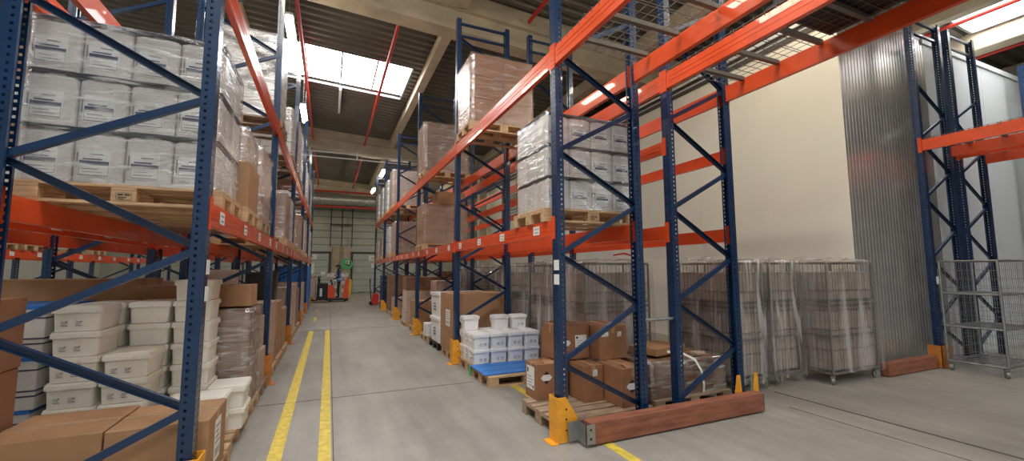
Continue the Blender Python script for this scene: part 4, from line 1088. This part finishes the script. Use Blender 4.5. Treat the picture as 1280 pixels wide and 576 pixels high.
e.location = (9.18, 2.88, 0); tag(e, 'empty galvanised mesh roll cage with two shelves at the right picture edge', 'roll cage')
tag(link('red_strap', MB().bar((0, 0, 0), (.18, .02, .03), .05, .02).bar((.18, .02, .03), (.30, 0, .0), .05, .02).mesh('red_strap', 'red'), None, (3.9, 5.15, 1.84)), 'red strap lying on the covered roll cage behind the near frames', 'strap')

# ---------------- far end of the aisle: truck, operator, pallets
PT = (-.55, 24.3)
t = thing('pallet_truck', 'red and black ride-on pallet truck with standing operator at the far aisle end', 'pallet truck', (PT[0], PT[1], 0))
link('battery_body', MB().rbox(.0, 0, .10, .52, .75, .98, .04, 2).rbox(.05, .1, .98, .15, .65, 1.25, .03, 2).mesh('battery_body', 'black'), t)
link('side_panel', MB().rbox(.14, -.012, .30, .26, 0, .72, .01).mesh('side_panel', 'lampoff'), t)
link('motor_hood', MB().prism([(.48, .22), (.86, .18), (.84, .70), (.72, .88), (.48, .86)], 'y', .04, .71).mesh('motor_hood', 'redtruck'), t)
link('platform', MB().rbox(.40, .02, .07, 1.55, .73, .17, .02, 2).mesh('platform', 'black'), t)
link('backrest', MB().prism([(1.27, .175), (1.54, .175), (1.57, 1.25), (1.50, 1.28), (1.36, .95)], 'y', .08, .67).mesh('backrest', 'redtruck'), t)
link('tiller', MB().tube([(.75, .37, .85), (.70, .37, 1.02), (.66, .37, 1.15)], .04, 8).cyl((.66, .2, 1.165), (.66, .55, 1.165), .022, 8).mesh('tiller', 'black'), t)
link('mast_guard', MB().rbox(.02, .05, .95, .08, .7, 1.32, .02).rbox(.02, .3, 1.28, .18, .45, 1.34, .01).mesh('mast_guard', 'black'), t)
for y in (.08, .48): link('fork', MB().rbox(-1.15, y, .07, .02, y + .18, .13, .01).mesh('fork', 'dark'), t)
for x, y in ((.65, .1), (.65, .6), (1.4, .1), (1.4, .6)): link('wheel', MB().cyl((x, y, .08), (x, y + .07, .08), .08, 14).mesh('wheel', 'dark'), t)
pallet(-1.78, 24.28, .135, 'wooden pallet on the forks of the ride-on truck')
load(-1.75, 24.28, .135 + PH, 1.12, .8, .95, 2, 2, 4, 'carton_pale', 'pale carton load carried on the forks of the ride-on truck', 'film')
pallet(-.15, 27.0, 0, 'wooden pallet on the floor behind the truck operator')
load(-.13, 27.0, PH, 1.2, .8, 1.35, 3, 2, 6, ['carton_pink', 'carton_white'], 'speckled carton load standing behind the truck operator', 'film', labels='front')
pallet(-1.9, 27.4, 0, 'wooden pallet on the floor left of the speckled load'); load(-1.88, 27.4, PH, 1.2, .8, 1.2, 2, 2, 4, 'carton_pink', 'pinkish carton load left of the speckled load, far aisle end', 'film')

def skin_body(name, verts, edges, m, parent, sub=2, root=0):
    me = bpy.data.meshes.new(name); me.from_pydata([v[0] for v in verts], edges, [])
    o = link(name, me, parent); me.materials.append(M[m])
    o.modifiers.new('skin', 'SKIN'); sk = me.skin_vertices[0].data
    for i, (_, r) in enumerate(verts):
        sk[i].radius = r if isinstance(r, tuple) else (r, r); sk[i].use_root = (i == root)
    s_ = o.modifiers.new('sub', 'SUBSURF'); s_.levels = s_.render_levels = sub
    dg = bpy.context.evaluated_depsgraph_get(); me2 = bpy.data.meshes.new_from_object(o.evaluated_get(dg))
    o.modifiers.clear(); o.data = me2
    for p in me2.polygons: p.use_smooth = True
    return o
# operator stands on the platform facing -x, hands on the tiller
P0 = thing('person', 'person in dark work clothes, blue vest and cap standing on the pallet truck', 'person', (PT[0] + 1.07, PT[1] + .37, .172))
V = [((0, 0, .92), (.105, .15)), ((-.01, 0, 1.08), (.095, .14)), ((-.03, 0, 1.28), (.115, .17)), ((-.045, 0, 1.42), (.085, .13)), ((-.06, 0, 1.50), .055), ((-.075, 0, 1.57), .052),
     ((0, -.095, .86), .088), ((-.03, -.10, .48), .060), ((.01, -.10, .09), .042), ((-.12, -.10, .035), .035),
     ((0, .095, .86), .088), ((-.05, .10, .48), .060), ((-.02, .10, .09), .042), ((-.15, .10, .035), .035),
     ((-.05, -.19, 1.38), .060), ((-.02, -.24, 1.12), .046), ((-.24, -.17, 1.03), .034), ((-.29, -.15, 1.03), .028),
     ((-.05, .19, 1.38), .060), ((-.02, .24, 1.12), .046), ((-.24, .17, 1.03), .034), ((-.29, .15, 1.03), .028)]
Eg = [(0, 1), (1, 2), (2, 3), (3, 4), (4, 5), (0, 6), (6, 7), (7, 8), (8, 9), (0, 10), (10, 11), (11, 12), (12, 13), (3, 14), (14, 15), (15, 16), (16, 17), (3, 18), (18, 19), (19, 20), (20, 21)]
skin_body('body', V, Eg, 'cloth_dark', P0)
b = bmesh.new(); bmesh.ops.create_uvsphere(b, u_segments=20, v_segments=14, radius=1)
for v in b.verts:
    x, y, z = v.co
    jaw = 1 - .25 * max(0, -z) ; f = -.012 * max(0, -x) ** 6
    v.co = Vector((-.09 + x * .098 * jaw, y * .076 * jaw, 1.665 + z * .118))
    if x < -.8 and -.35 < z < .15 and abs(y) < .25: v.co.x -= .022          # nose
    if x < -.75 and .12 < z < .3 and .2 < abs(y) < .55: v.co.x += .008     # eye sockets
hb = MB(); hb.bm(b, 0, True)
for s_ in (-1, 1): hb.cyl((-.085, s_ * .072, 1.66), (-.085, s_ * .086, 1.665), .028, 10)
link('head', hb.mesh('head', 'skin'), P0)
fb = MB()
for s_ in (-1, 1): fb.cyl((-.182, s_ * .03, 1.69), (-.190, s_ * .03, 1.69), .011, 8)
fb.box(-.188, -.025, 1.60, -.180, .025, 1.607); link('eyes_and_mouth', fb.mesh('face_features', 'ink'), P0)
b = bmesh.new(); bmesh.ops.create_uvsphere(b, u_segments=20, v_segments=12, radius=1)
bmesh.ops.delete(b, geom=[v for v in b.verts if v.co.z < -.35], context='VERTS')
for v in b.verts: v.co = Vector((-.078 + v.co.x * .108, v.co.y * .086, 1.70 + v.co.z * .098))
cb = MB(); cb.bm(b, 0, True); cb.box(-.27, -.06, 1.715, -.16, .06, 1.728); link('cap', cb.mesh('cap', 'cloth_dark'), P0)
hr = MB(); hr.rbox(-.06, -.082, 1.56, .03, .082, 1.69, .03, 2, 0, True); link('hair', hr.mesh('hair', 'ink'), P0)
vb = MB(); ring = []
for z, rx, ry, cx in ((.90, .135, .185, 0), (1.08, .122, .172, -.01), (1.28, .142, .198, -.03), (1.41, .112, .165, -.045)):
    ring.append([(cx + rx * math.cos(2 * PI * i / 24), ry * math.sin(2 * PI * i / 24), z) for i in range(24)])
for r0, r1 in zip(ring, ring[1:]): vb.add(r0 + r1, [(i, (i + 1) % 24, 24 + (i + 1) % 24, 24 + i) for i in range(24)], 0, True)
link('vest', vb.mesh('vest', 'vest', fix=False), P0)
sb = MB()
for z, rx, ry, cx in ((1.0, .134, .184, -.005), (1.2, .140, .194, -.02)):
    p0 = [(cx + rx * math.cos(2 * PI * i / 24), ry * math.sin(2 * PI * i / 24), z) for i in range(24)]; p1 = [(x, y, zz + .04) for x, y, zz in p0]
    sb.add(p0 + p1, [(i, (i + 1) % 24, 24 + (i + 1) % 24, 24 + i) for i in range(24)], 0, True)
link('reflective_band', sb.mesh('reflective_band', 'grey_strip', fix=False), P0)
for s_ in (-1, 1):
    hv = [((-.285, s_ * .15, 1.03), (.022, .03)), ((-.33, s_ * .145, 1.035), (.018, .034))]; he = [(0, 1)]
    for q in range(4):
        yy = s_ * .145 + (q - 1.5) * .019; n0 = len(hv)
        L = (.036, .042, .040, .032)[q]
        hv += [((-.352, yy, 1.04), .0095), ((-.352 - L * .8, yy, 1.045 - .006), .009), ((-.352 - L, yy, 1.045 - .03), .008)]
        he += [(1, n0), (n0, n0 + 1), (n0 + 1, n0 + 2)]
    n0 = len(hv); hv += [((-.315, s_ * .145 - s_ * .035, 1.025), .010), ((-.345, s_ * .145 - s_ * .045, 1.01), .009)]; he += [(0, n0), (n0, n0 + 1)]
    skin_body('hand', hv, he, 'skin', P0, 1)

t = thing('hand_pallet_truck', 'red hand pallet truck with upright black handle at the far right racks', 'pallet truck', (1.86, 21.0, 0))
link('pump_body', MB().prism([(.05, .10), (.32, .06), (.36, .45), (.28, .55), (.10, .50)], 'y', 0, .5).mesh('pump_body', 'red'), t)
link('handle', MB().cyl((.02, .25, .25), (-.04, .25, 1.0), .022, 8).tube([(-.04, .25, 1.0), (-.04, .14, 1.1), (-.045, .14, 1.22), (-.045, .36, 1.22), (-.04, .36, 1.1), (-.04, .25, 1.0)], .022, 8).mesh('handle', 'black'), t)
for y in (.15, .30): link('wheel', MB().cyl((.02, y, .09), (.02, y + .06, .09), .09, 16).mesh('wheel', 'dark'), t)
for y in (.0, .36): link('fork', MB().rbox(.30, y, .08, 1.35, y + .15, .13, .01).mesh('fork', 'red'), t)
tag(link('bollard', MB().cyl((0, 0, 0), (0, 0, 1.0), .11, 18).cyl((0, 0, 1.0), (0, 0, 1.04), .11, 18, 0, .07).mesh('bollard', 'yellow'), None, (1.36, 31.2, 0)), 'yellow bollard on the floor before the far dock doors', 'bollard')

t = thing('hanging_sign', 'round green sign with a white and dark blue mark on the far pillar', 'sign', (1.2, 33.66, 2.12))
link('sign_board', MB().cyl((0, 0, 0), (0, .02, 0), .42, 32).mesh('sign_board', 'green'), t)
b = MB()
b.cyl((.02, -.012, .14), (.02, 0, .14), .13, 20, 0); b.cyl((.02, -.014, .14), (.02, -.012, .14), .07, 16, 1); b.box(.12, -.014, .0, .17, 0, .33, 0); b.box(.20, -.016, -.06, .25, -.0, .30, 1); b.bar((-.14, -.01, .05), (.2, -.01, -.14), .012, .09, 1)
link('sign_mark', b.mesh('sign_mark', ['white', 'blueink']), t)
def plate(x, z, w, h, s, label):
    t = thing('wall_plate', label, 'sign', (x, YF - .1, z)); link('plate', MB().box(0, -.01, 0, w, 0, h).mesh('plate', 'white'), t)
    if s: lettering(t, s, h * .62, (w * .3, -.012, h * .25), 'ink')
plate(-1.35, 2.48, .5, .36, '9', 'white number plate high on the left dock door')
plate(2.75, 2.42, .5, .36, '10', 'white number plate high on the right dock door')
plate(-1.45, 1.45, .45, .75, None, 'white notice sheet below the number plate of the left dock door')
plate(-.55, 1.35, .32, .24, None, 'small white notice low on the left dock door by the pillar')
plate(2.95, 1.85, .25, .32, None, 'small white notice on the right dock door')
plate(1.25, 1.45, .22, .2, None, 'small white notice under the green sign')
for (x, y, z, lb) in ((2.048, YR[0] + .02, 1.62, 'upper'), (2.048, YR[0] + .02, 1.48, 'lower')):
    t = thing('post_label', 'white label on the near right post, %s one' % lb, 'label', (x, y, z)); link('label_card', MB().box(-.004, -.05, 0, -.002, .05, .10).box(-.005, -.03, .03, -.004, .03, .04).mesh('label_card', 'white'), t)
for (x, y, z, lb) in ((-.765, YL[0] + .03, 1.60, 'upper'), (-.765, YL[0] + .03, 1.42, 'lower')):
    t = thing('post_label', 'white label on the near left post, %s one' % lb, 'label', (x, y, z)); link('label_card', MB().box(.0, 0, 0, .003, .08, .10).mesh('label_card', 'white'), t)
t = thing('post_label', 'white label on the tall frame behind the empty roll cage', 'label', (9.40, 3.695, 1.36)); link('label_card', MB().box(0, -.004, 0, .10, -.001, .13).mesh('label_card', 'white'), t)

# stamps burned into the middle blocks of the two near raised pallets
for o in list(COL.objects):
    if o.get('label', '') in ('wooden pallet under the film wrapped white canisters on the left beams', 'wooden pallet under the white canisters on the near right beams'):
        b = MB()
        for (x0, z0, x1, z1) in ((.03, .012, .12, .014), (.03, .062, .12, .064), (.03, .012, .032, .064), (.118, .012, .12, .064), (.04, .045, .07, .055), (.08, .045, .11, .055), (.04, .028, .09, .034), (.045, .018, .075, .023)):
            b.box(x0, -.0015, z0, x1, -.0002, z1)
        link('burned_stamp', cached('stamp', lambda: b.mesh('burned_stamp', 'ink')), o, (.5275, 0, .022))
# ------------------------------------------------------------------ light, camera, colour
w = bpy.data.worlds.new('World'); S.world = w; w.use_nodes = True
bg = w.node_tree.nodes['Background']; bg.inputs[0].default_value = (.75, .85, 1, 1); bg.inputs[1].default_value = .6

yaw, pitch, roll, f = 4.09550798e-01, 9.45326683e-02, -4.03045805e-03, 524.968389
cy, sy, cp, sp, cr, sr = math.cos(yaw), math.sin(yaw), math.cos(pitch), math.sin(pitch), math.cos(roll), math.sin(roll)
F = Vector((sy * cp, cy * cp, sp)); R0 = Vector((cy, -sy, 0)); U0 = R0.cross(F)
R = R0 * cr + U0 * sr; U = U0 * cr - R0 * sr
cam = bpy.data.cameras.new('camera'); co = bpy.data.objects.new('camera', cam); COL.objects.link(co)
mw = Matrix.Identity(4)
for i in range(3): mw[i][0], mw[i][1], mw[i][2] = R[i], U[i], -F[i]
mw[0][3], mw[1][3], mw[2][3] = 0, 0, 1.62
co.matrix_world = mw; cam.sensor_width = 36; cam.lens = 36 * f / 1280; cam.clip_start = .05
S.camera = co
vs = S.view_settings; vs.view_transform = 'Standard'; vs.look = 'None'; vs.gamma = 1; vs.use_curve_mapping = False
vs.exposure = 0.6
